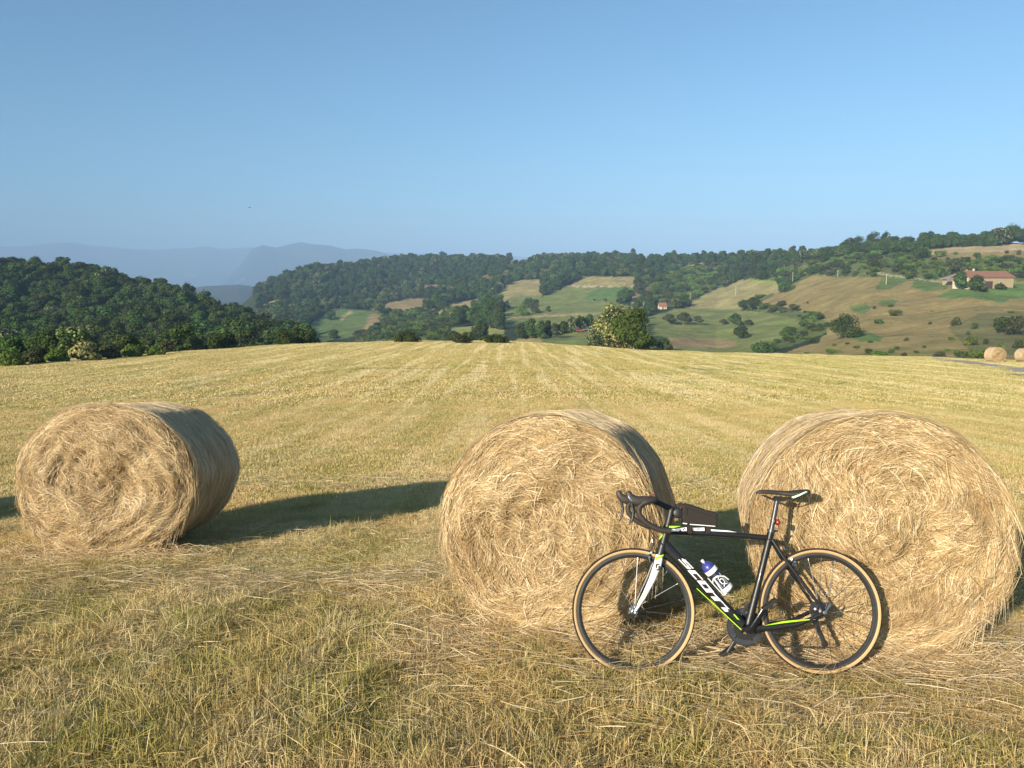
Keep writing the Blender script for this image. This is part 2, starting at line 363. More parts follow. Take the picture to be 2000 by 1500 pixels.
def crown_arrays(n, lobes, size, seed, blo=0.0, flat=.0, left_only=False):
    rr = np.random.RandomState(seed); L = np.array(lobes, float)      # rows: x y z rx ry rz
    vol = (L[:, 3] * L[:, 4] * L[:, 5]) ** .67; k = rr.choice(len(L), n, p=vol / vol.sum())
    d = rr.normal(size=(n, 3)); d /= np.linalg.norm(d, axis=1)[:, None]
    rad = 1 - .55 * rr.rand(n) ** 2.2
    rad *= 1 + .10 * np.sin(d[:, 0] * 7 + k) * np.sin(d[:, 2] * 6 + k * 2) + .06 * rr.normal(size=n)
    P = L[k, :3] + d * L[k, 3:] * rad[:, None]
    nrm = d * 1.3 + rr.normal(size=(n, 3)) * .6; nrm[:, 2] += .25; nrm /= np.linalg.norm(nrm, axis=1)[:, None]
    a = np.cross(nrm, rr.normal(size=(n, 3))); a /= np.linalg.norm(a, axis=1)[:, None]; b = np.cross(nrm, a)
    s = size * (.6 + .8 * rr.rand(n)); a *= s[:, None]; b *= (s * (.55 + .4 * rr.rand(n)))[:, None]
    droop = nrm * (s * .22)[:, None]
    V = np.stack([P - a - droop, P - b * .9, P + a - droop, P + b], 1).reshape(-1, 3)
    Fq = np.arange(4 * n).reshape(n, 4)
    rn = np.clip(.5 + .28 * rr.normal(size=n) + .25 * (k % 3 - 1), 0, 1)
    bl = (rr.rand(n) < blo) & (rad > .84)
    if left_only: bl &= (P[:, 0] < L[:, 0].mean() - .05 * (L[:, 3].max()))
    return V, Fq, np.repeat(rn, 4), np.repeat(bl.astype(float), 4)
def crown_mesh(name, mat, *a, **k):
    V, Fq, rn, bl = crown_arrays(*a, **k); me = npmesh(name, V, Fq); vattr(me, 'rnd', rn); vattr(me, 'blo', bl)
    me.materials.append(mat); return me
def rand_lobes(seed, n, H, Rr, z0=.12, top=1.0):
    rr = np.random.RandomState(seed); out = [(0, 0, H * .58, Rr * .62, Rr * .62, H * .36)]
    for i in range(n):
        t = rr.rand(); an = rr.rand() * 6.28; zz = H * (z0 + .16 + (.82 - z0) * t); q = Rr * (1 - .75 * abs(t - .35)) * .62
        s = Rr * (.28 + .22 * rr.rand()); out.append((math.cos(an) * q, math.sin(an) * q, min(zz, H * top - s * .75), s, s, s * .78))
    return out
# wood trees (height 1 unit scale = about 9 m), seen from 150 m to 1.3 km
PROTO = []
for i, (mat, H, Rr, n, blo) in enumerate([(M_OAK, 9, 4.2, 1500, 0), (M_OAK, 10.5, 3.6, 1500, 0), (M_MIDG, 8, 4.0, 1400, 0), (M_CHEST, 8.5, 4.4, 1600, .40), (M_DUSKY, 7.5, 3.4, 1200, 0), (M_OAK, 8, 4.8, 1600, 0)]):
    PROTO.append(crown_mesh('wood_crown', mat, int(n * 1.7), rand_lobes(40 + i, 12, H, Rr), .31, 70 + i, blo=blo))
BUSH = []
for i, (mat, H, Rr, n) in enumerate([(M_OAK, 3, 2.4, 700), (M_FRESH, 2.4, 2.6, 700), (M_DUSKY, 2.8, 2.2, 600)]):
    BUSH.append(crown_mesh('bush_crown', mat, n, rand_lobes(90 + i, 7, H, Rr, -.05), .22, 120 + i))

def gn_scatter(name, protos, pts, rots, scls, idx, label, tilt=False):
    """one object that scatters prototype meshes over its points"""
    me = bpy.data.meshes.new(name); me.vertices.add(len(pts)); me.vertices.foreach_set('co', np.asarray(pts, np.float32).ravel())
    a = me.attributes.new('rot', 'FLOAT_VECTOR', 'POINT'); a.data.foreach_set('vector', np.asarray(rots, np.float32).ravel())
    a = me.attributes.new('scl', 'FLOAT_VECTOR', 'POINT'); a.data.foreach_set('vector', np.asarray(scls, np.float32).ravel())
    a = me.attributes.new('idx', 'INT', 'POINT'); a.data.foreach_set('value', np.asarray(idx, np.int32))
    g = bpy.data.node_groups.new(name, 'GeometryNodeTree')
    g.interface.new_socket('Geometry', in_out='INPUT', socket_type='NodeSocketGeometry')
    g.interface.new_socket('Geometry', in_out='OUTPUT', socket_type='NodeSocketGeometry')
    N = g.nodes; Lk = g.links; gi = N.new('NodeGroupInput'); go = N.new('NodeGroupOutput'); jn = N.new('GeometryNodeJoinGeometry')
    def na(nm, ty):
        x = N.new('GeometryNodeInputNamedAttribute'); x.data_type = ty; x.inputs[0].default_value = nm; return x.outputs[0]
    ro, sc, ix = na('rot', 'FLOAT_VECTOR'), na('scl', 'FLOAT_VECTOR'), na('idx', 'INT')
    e2r = N.new('FunctionNodeEulerToRotation'); Lk.new(ro, e2r.inputs[0])
    for k, pm in enumerate(protos):
        po = bpy.data.objects.new(name + '_source', pm)
        oi = N.new('GeometryNodeObjectInfo'); oi.inputs[0].default_value = po; oi.inputs[1].default_value = True
        cmp_ = N.new('FunctionNodeCompare'); cmp_.data_type = 'INT'; cmp_.operation = 'EQUAL'
        Lk.new(ix, cmp_.inputs[2]); cmp_.inputs[3].default_value = k
        ip = N.new('GeometryNodeInstanceOnPoints'); Lk.new(gi.outputs[0], ip.inputs[0]); Lk.new(cmp_.outputs[0], ip.inputs[1])
        Lk.new(oi.outputs['Geometry'], ip.inputs[2]); Lk.new(e2r.outputs[0], ip.inputs[5]); Lk.new(sc, ip.inputs[6])
        Lk.new(ip.outputs[0], jn.inputs[0])
    Lk.new(jn.outputs[0], go.inputs[0])
    o = link(name, me); md = o.modifiers.new('scatter', 'NODES'); md.node_group = g
    tag(o, label, kind='stuff'); return o

# where the woods grow: sample the ground, keep what lies in wood parcels
def grow():
    rr = np.random.RandomState(5); pts = []
    for (y0, y1, sp) in [(84, 170, 6.0), (170, 480, 6.4), (480, 760, 7.6), (760, 1420, 10.)]:
        ys = np.arange(y0, y1, sp)
        for y in ys:
            xs = np.arange(-.80 * y, .80 * y, sp)
            xs = xs + rr.uniform(-.42, .42, len(xs)) * sp; pts.append(np.stack([xs, y + rr.uniform(-.45, .45, len(xs)) * sp], 1))
    P = np.concatenate(pts); x, y = P.T; z = height(x, y); px, py = topix(x, y, z)
    de = edge_dist(x, y)
    tr = np.zeros(len(x), bool); sc = np.zeros(len(x), bool)
    for rgb, poly in COVER:
        q = inside(px, py, poly); tr[q] = rgb is WOOD; sc[q] = rgb is SCRUB
    left = (px < 500) | ((px < 640) & (y < 420)); tr[left & (y > 140)] = True; sc[left] = False
    crest = np.interp(px, KX, KD[:, 4]); gap = left & (y > crest * 1.12); tr[gap] = False
    back = np.interp(px, KX, KD[:, 10]); tr &= (y < back * 1.05); sc &= (y < back * 1.03)
    tr &= (y > de + 14) | ((px < 330) & (y > de + 5)); sc &= y > de + 14
    tr &= ~((px > 640) & (y < np.interp(px, [640, 900, 1150, 1300, 1500, 2000], [200, 235, 170, 150, 140, 400])))
    tr &= ~((px > 600) & (px < 862) & (py > 628)); tr &= ~((px > 1262) & (px < 1500) & (y < 400)); tr &= ~(px > 2250)
    tr &= ~((px > 1500) & (y < 300)); tr &= ~((px > 978) & (px < 1165) & (py > 598) & (y < 560)); tr &= ~((px > 860) & (px < 985) & (py > 636) & (np.sin(x * 1.7 + y * .9) > -.1)); hs_ = (px > 1276) & (px < 1312) & (py > 596) & (py < 640); tr &= ~hs_; sc &= ~hs_
    return x, y, z, px, py, tr, sc
GX, GY, GZ, GPX, GPY, GT, GS = grow()
rr = np.random.RandomState(11)
def tint(px, py, y):               # which crown kind stands where
    n = len(px); r = rr.rand(n); k = np.where(r < .34, 0, np.where(r < .52, 1, np.where(r < .66, 2, np.where(r < .78, 3, np.where(r < .86, 4, 5)))))
    ch = (np.sin(px * .021 + 1.) * np.sin(py * .06 + px * .01) > .35) & (rr.rand(n) < .30); k = np.where(ch & (px > 480), 3, k); k = np.where((k == 3) & (px < 640) & (y < 330) & (rr.rand(n) < .8), 4, k)
    fr = (px > 560) & (rr.rand(n) < np.where(px > 1240, .5, .22)); return np.where(fr, 2, k)
x, y, z, px, py = [a[GT] for a in (GX, GY, GZ, GPX, GPY)]
kind = tint(px, py, y); hgt = np.where(kind == 1, 1.05, .95) * rr.uniform(.50, 1.22, len(x))
hgt *= np.interp(y, [80, 130, 200, 600, 1300], [.40, .55, .85, .95, 1.15])
hgt *= np.where((px > 1240) & (px < 1800), .72, 1.0)
app = hgt / y; vis = (px > -30) & (px < 2030)
order = np.argsort(-np.where(vis, app, app * .01)); big = order[:300]; rest = order[300:]
mounted = {}
for i in big:
    me = PROTO[kind[i]]
    o = bpy.data.objects.new('wood_tree', me); COL.objects.link(o)
    o.location = (x[i], y[i], z[i] - .5 * hgt[i]); o.rotation_euler = (0, 0, rr.rand() * 6.28); s = hgt[i]
    o.scale = (s * rr.uniform(.9, 1.2), s * rr.uniform(.9, 1.2), s)
    look = ['dark green rounded', 'tall dark green', 'fresh green', 'cream-flecked chestnut', 'dull grey-green', 'broad dark green'][kind[i]]
    top = py[i] < 900 and y[i] > np.interp(px[i], KX, KD[:, 4]) * .88
    row = 'on the crest' if top else ('at the foot' if y[i] < 190 else 'in the middle' if y[i] < 300 else 'on the upper slope')
    if px[i] < 650:
        colw = 'at the far left' if px[i] < 130 else 'left of its centre' if px[i] < 280 else 'right of its centre' if px[i] < 430 else 'towards the valley gap'
        tag(o, look + ' tree ' + row + ' of the left wood, ' + colw, 'tree', 'trees of the left hillside wood')
    else:
        colw = 'below the mountains' if px[i] < 850 else 'behind the meadow crest' if px[i] < 1150 else 'behind the chestnut' if px[i] < 1400 else 'towards the farmhouse'
        tag(o, look + ' tree in the valley woods, ' + colw, 'tree', 'trees of the valley wood')
n = len(rest); s = hgt[rest]
gn_scatter('woodland', PROTO, np.stack([x[rest], y[rest], z[rest] - .5 * s], 1), np.stack([np.zeros(n), np.zeros(n), rr.rand(n) * 6.28], 1),
           np.stack([s * rr.uniform(.9, 1.45, n), s * rr.uniform(.9, 1.45, n), s * rr.uniform(.8, 1.25, n)], 1), kind[rest], 'far woods of mixed green trees over the hills')
x, y, z, px, py = [a[GS] for a in (GX, GY, GZ, GPX, GPY)]
keep = rr.rand(len(x)) < .8; x, y, z = x[keep], y[keep], z[keep]; n = len(x); s = rr.uniform(.5, 1.3, n) * np.interp(y, [130, 250, 450, 700], [.45, .7, 1.2, 1.6])
gn_scatter('scrub', BUSH, np.stack([x, y, z - .3], 1), np.stack([np.zeros(n), np.zeros(n), rr.rand(n) * 6.28], 1), np.stack([s * 1.2, s * 1.2, s], 1), rr.choice(3, n, p=[.3, .45, .25]), 'low green scrub and bracken on the hillsides')

# single trees and shrubs --------------------------------------------------------
def tree_at(px, py, hp, wp, mat, label, cat='tree', name='tree', n=2200, seed=1, trunk=.16, blo=0., left_only=False, ymin=2.5, lob=12, group=None, leaf=None, at=None):
    b = at or hit(px, py, ymin); H = hp / F * b.y * 1.01; Rr = wp / F * b.y * .5
    t = empty(name, b); rs = np.random.RandomState(seed)
    lob = max(lob, int(9 * H / max(Rr, .1) * .9)); lobes = [(0, 0, H * (.5 + trunk * .4), Rr * .62, Rr * .6, H * .5 * (1 - trunk) * .92)]
    for i in range(lob):
        an = i * 2.4 + rs.rand(); tt = ((i * .618) % 1.) ** 1.1; q = Rr * .66 * math.sqrt(1 - (tt * .85) ** 2) * rs.uniform(.75, 1.05); sr = Rr * rs.uniform(.26, .42)
        lobes.append((math.cos(an) * q, math.sin(an) * q, H * trunk + sr * .45 + tt * (H * (1 - trunk) - sr * 1.5), sr, sr, sr * .72))
    sz = leaf or max(.10, min(.34, 1.6 / F * b.y * 1.0))
    me = crown_mesh('crown', mat, n, lobes, sz, seed + 500, blo=blo, left_only=left_only); link('crown', me, t)
    mb = MB(); rt = max(.04, H * .022)
    mb.tube([(0, 0, -.3), (0.02 * H, 0, H * .2), (0, .02 * H, H * .55)], [rt * 1.4, rt, rt * .5], 8)
    for i in range(4):
        an = i * 1.7 + seed; mb.tube([(0, 0, H * (.16 + .08 * i)), (math.cos(an) * Rr * .35, math.sin(an) * Rr * .35, H * (.38 + .08 * i)), (math.cos(an) * Rr * .6, math.sin(an) * Rr * .6, H * (.5 + .07 * i))], [rt * .6, rt * .4, rt * .15], 6)
    mb.build('trunk', M_BARK, t); tag(t, label, cat, group); return t

class MB:
    """collects tubes, boxes, lathes and plates into one mesh"""
    def __init__(s): s.v = []; s.f = []; s.mi = []
    def add(s, V, Fs, m=0):
        o = len(s.v); s.v += [tuple(map(float, p)) for p in V]; s.f += [tuple(i + o for i in f) for f in Fs]; s.mi += [m] * len(Fs); return s
    def tube(s, P, rad, seg=12, m=0, up=(0, 1, 0), cap=True, closed=False):
        """rad: number, or per point number / (radius in plane, radius along up)"""
        P = [Vector(p) for p in P]; n = len(P); V = []
        if not isinstance(rad, (list,)): rad = [rad] * n
        prev = None
        for i, p in enumerate(P):
            if closed: tn = (P[(i + 1) % n] - P[i - 1]).normalized()
            else: tn = (P[min(i + 1, n - 1)] - P[max(i - 1, 0)]).normalized()
            u = Vector(up); u = u - tn * u.dot(tn)
            if u.length < .1: u = Vector((1, .3, 0)); u = u - tn * u.dot(tn)
            u.normalize(); sd_ = tn.cross(u)
            r = rad[i]; ra, rb = r if isinstance(r, tuple) else (r, r)
            for k in range(seg):
                a = 2 * math.pi * k / seg; V.append(p + sd_ * (ra * math.cos(a)) + u * (rb * math.sin(a)))
        Fs = []
        for i in range(n if closed else n - 1):
            j = (i + 1) % n
            for k in range(seg): Fs.append((i * seg + k, i * seg + (k + 1) % seg, j * seg + (k + 1) % seg, j * seg + k))
        if cap and not closed: Fs += [tuple(range(seg))[::-1], tuple((n - 1) * seg + k for k in range(seg))]
        return s.add(V, Fs, m)
    def box(s, c, h, m=0, rot=None):
        V = [Vector((a * h[0], b * h[1], d * h[2])) for a in (-1, 1) for b in (-1, 1) for d in (-1, 1)]
        if rot: V = [rot @ q for q in V]
        V = [q + Vector(c) for q in V]
        return s.add(V, [(0, 1, 3, 2), (4, 6, 7, 5), (0, 4, 5, 1), (2, 3, 7, 6), (0, 2, 6, 4), (1, 5, 7, 3)], m)
    def lathe(s, prof, c, ax, seg=48, m=0, closed=False):
        """prof: (radius, offset along ax)"""
        ax = Vector(ax).normalized(); u = ax.orthogonal().normalized(); v = ax.cross(u); V = []; n = len(prof)
        for r, h in prof:
            for k in range(seg):
                a = 2 * math.pi * k / seg; V.append(Vector(c) + ax * h + (u * math.cos(a) + v * math.sin(a)) * r)
        Fs = []
        for i in range(n if closed else n - 1):
            j = (i + 1) % n
            for k in range(seg): Fs.append((i * seg + k, i * seg + (k + 1) % seg, j * seg + (k + 1) % seg, j * seg + k))
        return s.add(V, Fs, m)
    def prism(s, P, d, m=0):       # polygon extruded along vector d
        P = [Vector(p) for p in P]; n = len(P); d = Vector(d)
        return s.add(P + [p + d for p in P], [tuple(range(n)), tuple(range(2 * n - 1, n - 1, -1))] + [(i, i + n, (i + 1) % n + n, (i + 1) % n) for i in range(n)], m)
    def build(s, name, mats, parent=None, smooth=True, bevel=0., angle=35):
        me = bpy.data.meshes.new(name); me.from_pydata(s.v, [], s.f)
        me.polygons.foreach_set('material_index', s.mi)
        o = link(name, me, parent, mats, smooth)
        if smooth:
            try: me.set_sharp_from_angle(angle=R(angle))
            except Exception: pass
        me.update()
        if bevel:
            b = o.modifiers.new('bevel', 'BEVEL'); b.width = bevel; b.segments = 2; b.limit_method = 'ANGLE'
        return o

# named single trees: px, py of the foot, height, width (picture px), material, label
T1 = [
 (1196, 680, 90, 84, M_CREAM, 'big chestnut tree full of cream blossom at the far edge of the meadow', dict(n=9000, seed=3, blo=.48, trunk=.02, lob=16, leaf=.17)),
 (1232, 683, 86, 98, M_BRIGHT, 'large bright green tree beside the cream-blossomed chestnut at the meadow edge', dict(n=8500, seed=8, trunk=.04, lob=22, leaf=.17)),
 (1295, 683, 26, 44, M_OAK, 'low dark bush at the foot of the large bright green tree', dict(trunk=.0)),
 (1651, 661, 50, 78, M_OAK, 'large round dark bush standing alone on the dry brown hillside', dict(n=5000, trunk=.0, seed=21)),
 (1307, 634, 22, 30, M_DUSKY, 'leftmost of the small spreading orchard trees on the green pasture', dict(trunk=.25, seed=4)),
 (1336, 634, 25, 36, M_DUSKY, 'widest of the spreading orchard trees on the green pasture', dict(trunk=.25, seed=5)),
 (1363, 634, 18, 24, M_DUSKY, 'thin tree right of the orchard group on the green pasture', dict(trunk=.3, seed=6, n=900)),
 (1436, 637, 26, 34, M_OAK, 'dark rounded tree in the middle of the pasture with two little trees at its sides', dict(trunk=.1, seed=7)),
 (1413, 635, 13, 20, M_DUSKY, 'little sparse tree left of the dark rounded pasture tree', dict(trunk=.25, seed=9, n=700)),
 (1462, 637, 13, 20, M_DUSKY, 'little sparse tree right of the dark rounded pasture tree', dict(trunk=.25, seed=10, n=700)),
 (1448, 662, 27, 38, M_OAK, 'round bushy tree low on the pasture just below the middle group', dict(trunk=.03, seed=12)),
 (1540, 664, 28, 40, M_OAK, 'dark bushy tree where the pasture meets the brown hillside', dict(trunk=.0, seed=13)),
 (1492, 687, 22, 60, M_OAK, 'long dark thicket at the lower right corner of the pasture', dict(trunk=.0, seed=14)),
 (1875, 566, 38, 34, M_OAK, 'round clipped-looking tree standing left of the white farmhouse gable', dict(trunk=.06, seed=15)),
 (1908, 570, 33, 40, M_OAK, 'round tree in front of the farmhouse just right of its white gable', dict(trunk=.06, seed=16)),
 (1828, 546, 20, 12, M_OAK, 'narrow dark conifer left of the farmhouse, the left one of two', dict(trunk=.0, seed=17, n=900)),
 (1841, 545, 20, 12, M_OAK, 'narrow dark conifer left of the farmhouse, the right one of two', dict(trunk=.0, seed=18, n=900)),
 (1868, 538, 34, 44, M_DUSKY, 'hazy grey-green tree rising behind the grey farmhouse roof', dict(trunk=.1, seed=19)),
 (1953, 565, 12, 26, M_OAK, 'low bush right of the dark barn door', dict(trunk=.0, seed=20, n=900)),
 (1975, 476, 40, 46, M_OAK, 'large solitary tree on the skyline above the farmhouse', dict(trunk=.18, seed=22, n=3500)),
 (2004, 476, 34, 40, M_OAK, 'tree on the skyline at the right edge of the view', dict(trunk=.18, seed=23)),
 (1938, 479, 19, 19, M_OAK, 'small tree between the skyline hedge and the large solitary tree', dict(trunk=.1, seed=24)),
 (1651, 484, 22, 28, M_OAK, 'lowest and leftmost tree of the skyline clump on the right ridge', dict(trunk=.1, seed=25)),
 (1677, 484, 30, 36, M_OAK, 'broad tree in the skyline clump on the right ridge', dict(trunk=.1, seed=26)),
 (1706, 484, 33, 36, M_OAK, 'tallest tree of the skyline clump on the right ridge', dict(trunk=.1, seed=27)),
 (1730, 482, 30, 24, M_OAK, 'rightmost tree of the skyline clump on the right ridge', dict(trunk=.1, seed=28)),
 (928, 642, 52, 40, M_OAK, 'tall dark tree at the left of the valley-bottom clump', dict(trunk=.04, seed=29)),
 (957, 642, 66, 44, M_OAK, 'tallest dark tree of the valley-bottom clump left of the meadows', dict(trunk=.04, seed=30, n=3000)),
 (975, 645, 44, 26, M_OAK, 'dark tree on the right side of the valley-bottom clump', dict(trunk=.04, seed=31)),
 (1018, 662, 32, 30, M_OAK, 'first tree of the lane-side row beyond the meadow, counted from the left', dict(trunk=.03, seed=32)),
 (1036, 662, 42, 30, M_OAK, 'tallest tree of the lane-side row beyond the meadow', dict(trunk=.03, seed=33)),
 (1056, 663, 38, 26, M_OAK, 'dark pointed tree right of the tallest one in the lane-side row', dict(trunk=.03, seed=34)),
 (1069, 658, 34, 22, M_OAK, 'narrow tree in the middle of the lane-side row', dict(trunk=.03, seed=35)),
 (1083, 656, 26, 26, M_DUSKY, 'greyish tree in the middle of the lane-side row', dict(trunk=.03, seed=36)),
 (1100, 652, 26, 28, M_OAK, 'rounded tree left of the blossoming one in the lane-side row', dict(trunk=.03, seed=37)),
 (1116, 649, 32, 24, M_CHEST, 'tree with pale blossom in the lane-side row', dict(trunk=.03, seed=38, blo=.45)),
 (1133, 646, 30, 28, M_OAK, 'tree of the lane-side row above the little red car', dict(trunk=.03, seed=39)),
 (1151, 642, 30, 26, M_OAK, 'last tree of the lane-side row, next to the big chestnut', dict(trunk=.03, seed=40)),
 (970, 670, 19, 60, M_OAK, 'wide dark thicket rising just behind the meadow crest', dict(trunk=.0, seed=41)),
 (900, 670, 18, 46, M_DUSKY, 'yellow-green thicket behind the meadow crest', dict(trunk=.0, seed=42)),
 (794, 668, 22, 64, M_OAK, 'dark bush line just beyond the highest part of the meadow crest', dict(trunk=.0, seed=43)),
 (652, 662, 20, 26, M_OAK, 'dark round tree at the bottom of the green slope', dict(trunk=.0, seed=44)),
 (645, 625, 18, 32, M_OAK, 'dark clump in the middle of the green slope', dict(trunk=.0, seed=45)),
 (1071, 614, 17, 12, M_OAK, 'lone little tree casting a long shadow on the wide valley meadow', dict(trunk=.3, seed=46, n=700)),
 (1020, 617, 24, 34, M_FRESH, 'lowest bush of the copse on the valley meadow spur', dict(trunk=.0, seed=47)),
 (1045, 613, 30, 26, M_DUSKY, 'tallest shrub of the copse on the valley meadow spur', dict(trunk=.0, seed=48)),
 (1032, 602, 22, 30, M_OAK, 'dark shrub at the back of the copse on the valley meadow spur', dict(trunk=.0, seed=49)),
 (990, 603, 17, 15, M_OAK, 'small dark tree left of the copse on the valley meadow spur', dict(trunk=.05, seed=50, n=800)),
 (1062, 577, 20, 24, M_OAK, 'dark hedge tree between the two pale meadows', dict(trunk=.0, seed=51)),
 (1082, 567, 16, 26, M_OAK, 'upper hedge tree between the two pale meadows', dict(trunk=.0, seed=52)),
 (823, 571, 17, 13, M_OAK, 'dark tree standing in the brown clearing of the wooded hill', dict(trunk=.05, seed=53, n=800)),
 (866, 607, 24, 30, M_OAK, 'dark clump between the brown strip and the pale meadow', dict(trunk=.0, seed=54)),
 (166, 704, 40, 58, M_CREAM, 'cream-blossomed chestnut at the left edge of the meadow', dict(n=6000, trunk=.0, seed=55, blo=.75, leaf=.16)),
 (18, 714, 30, 62, M_FRESH, 'leafy bush at the far left end of the meadow edge', dict(trunk=.0, seed=56, n=3000)),
 (66, 710, 30, 52, M_DUSKY, 'grey-green bush second from the left along the meadow edge', dict(trunk=.0, seed=57, n=3000)),
 (112, 707, 26, 48, M_FRESH, 'green bush just left of the cream-blossomed chestnut', dict(trunk=.0, seed=58, n=3000)),
 (214, 701, 34, 52, M_DUSKY, 'brownish-green tree just right of the cream-blossomed chestnut', dict(trunk=.0, seed=59, n=3000)),
 (258, 697, 26, 44, M_FRESH, 'yellow-green bush along the left meadow edge', dict(trunk=.0, seed=60, n=2500)),
 (304, 694, 20, 40, M_FRESH, 'last low bush of the left meadow edge before the crest', dict(trunk=.0, seed=61, n=2500)),
 (1258, 600, 30, 36, M_OAK, 'dark tree behind the large bright green tree', dict(trunk=.05, seed=62)),
 (1336, 598, 24, 34, M_OAK, 'dark tree right of the little red-roofed house', dict(trunk=.0, seed=63)),
 (1268, 600, 32, 22, M_DUSKY, 'grey-green tree left of the little red-roofed house', dict(trunk=.05, seed=64)),
 (1478, 546, 52, 38, M_OAK, 'tall dark tree above the top of the dry meadow', dict(trunk=.0, seed=65, n=3000)),
 (1535, 570, 26, 42, M_OAK, 'dark bush beside the pole at the top of the brown hillside', dict(trunk=.0, seed=66)),
 (1252, 548, 46, 22, M_OAK, 'tall dark tree at the right end of the wide valley meadow', dict(trunk=.0, seed=67, n=2500)),
 (1246, 575, 30, 22, M_DUSKY, 'grey-green tree below the tall one at the meadow end', dict(trunk=.0, seed=68)),
]
for px, py, hp, wp, mat, lab, kw in T1:
    bush = kw.get('trunk', .16) <= .03 and hp < 36
    tree_at(px, py, hp, wp, mat, lab, 'bush' if 'bush' in lab or 'shrub' in lab or 'thicket' in lab or 'clump' in lab else 'tree',
            'bush' if bush else 'tree', **kw)
# shrubs that nothing tells apart
SH = [(1867, 637, 20, 17), (1897, 674, 27, 19), (1925, 672, 13, 10), (1857, 665, 15, 9), (1962, 652, 40, 30), (1984, 655, 40, 36), (1988, 681, 19, 16), (1956, 678, 15, 9),
      (1879, 699, 32, 13), (1916, 701, 38, 21), (1835, 697, 26, 11), (1718, 694, 36, 11), (1696, 691, 20, 10), (1622, 691, 26, 12), (1583, 670, 18, 10), (1770, 666, 11, 7),
      (1751, 683, 11, 7), (1672, 681, 15, 7), (1716, 633, 20, 9), (1750, 617, 26, 14), (1816, 634, 9, 6), (1835, 502, 24, 13), (1909, 507, 17, 12), (1866, 498, 9, 7),
      (1966, 496, 10, 6), (1989, 498, 10, 9), (1903, 643, 14, 12), (2003, 524, 22, 22), (1934, 519, 10, 7), (1596, 616, 18, 9), (1890, 655, 10, 8), (1640, 690, 10, 7), (1790, 690, 12, 6),
      (1182, 589, 9, 8), (1161, 588, 6, 4), (1097, 562, 4, 4), (1600, 640, 12, 8), (1575, 692, 14, 6), (1655, 673, 10, 5), (1741, 600, 12, 7), (1707, 604, 10, 6), (1820, 610, 8, 4), (1945, 640, 12, 9), (1975, 612, 12, 7),
      (1740, 690, 14, 8), (1765, 696, 16, 8), (1805, 680, 9, 6), (1850, 686, 12, 7), (1612, 655, 8, 5), (1560, 600, 8, 5), (1577, 593, 6, 4), (1935, 690, 16, 10), (1700, 670, 10, 5), (1630, 676, 9, 6)]
for i, (px, py, wp, hp) in enumerate(SH):
    b = hit(px, py); o = bpy.data.objects.new('shrub', BUSH[i % 2 if i % 5 else 2]); COL.objects.link(o); o.location = b - Vector((0, 0, .15))
    s = hp / F * b.y / 2.5; sx = wp / F * b.y / 4.4; o.scale = (sx, sx, s); o.rotation_euler = (0, 0, i * 1.3)
    tag(o, 'small green shrub dotted over the dry hillside grass', 'shrub', 'small shrubs on the dry hillside')
for i, px in enumerate(list(range(1746, 1950, 11))):
    b = hit(px, np.interp(px, [1740, 1780, 1860, 1960], [492, 488, 482.5, 479])); o = bpy.data.objects.new('hedge_tree', PROTO[[0, 5, 1, 2][i % 4]]); COL.objects.link(o)
    o.location = b - Vector((0, 0, 1.2)); s = (19 - abs(i - 9) * .6 + (i * 7 % 5)) / F * b.y / 8.; o.scale = (s, s, s); o.rotation_euler = (0, 0, i * 2.1)
    tag(o, ['dark rounded', 'broad dark', 'tall dark', 'mid-green'][i % 4] + ' tree in the skyline hedge above the pale field, ' + ('left third', 'middle', 'right third')[min(i // 7, 2)], 'tree', 'trees of the skyline hedge')

# ------------------------------------------------------------------ stake, poles, farm, small house, cars, bird
M_POLE = plain('weathered_wood', (.42, .37, .30), .85, spec=.2, var=.25, scale=6)
for px, p0, p1, lab in [(1257, 606, 591, 'pale pole behind the large bright green tree'), (1348, 589, 573, 'taller of two poles right of the red-roofed house'), (1345, 590, 579, 'shorter of two poles right of the red-roofed house'),
                        (1436.6, 577, 560, 'lone pole in the middle of the tan sloping meadow'), (1547.6, 555, 532, 'pole beside the dark bush at the top of the brown hill'),
                        (1730.5, 556, 536, 'pole by the green patch left of the farmhouse'), (1636, 541, 528, 'pole on the brown hillside crest below the ridge woods')]:
    b = hit(px, p0); H = (p0 - p1) / F * b.y; mb = MB(); mb.tube([(0, 0, -.4), (0, 0, H)], [.17, .12], 8); mb.box((0, 0, H * .93), (.55, .05, .05)); mb.tube([(.4, 0, H * .93), (.4, 0, H * .93 + .22)], .05, 6); mb.tube([(-.4, 0, H * .93), (-.4, 0, H * .93 + .22)], .05, 6)
    o = mb.build('utility_pole', M_POLE); o.location = b; tag(o, lab, 'pole', 'wooden utility poles')
b = hit(1229, 681); mb = MB(); mb.tube([(0, 0, -.3), (0, 0, .55), (.01, .01, 1.0)], [.13, .11, .085], 8); mb.tube([(.01, .01, 1.0), (.01, .01, 1.04)], [.085, .05], 8)
o = mb.build('fence_post', plain('bleached_post', (.60, .55, .45), .8, var=.2, scale=9)); o.location = b + Vector((0, -4.5, 0)); o.location.z = gz(o.location.x, o.location.y)
tag(o, 'short bleached post at the foot of the large bright green tree', 'post')

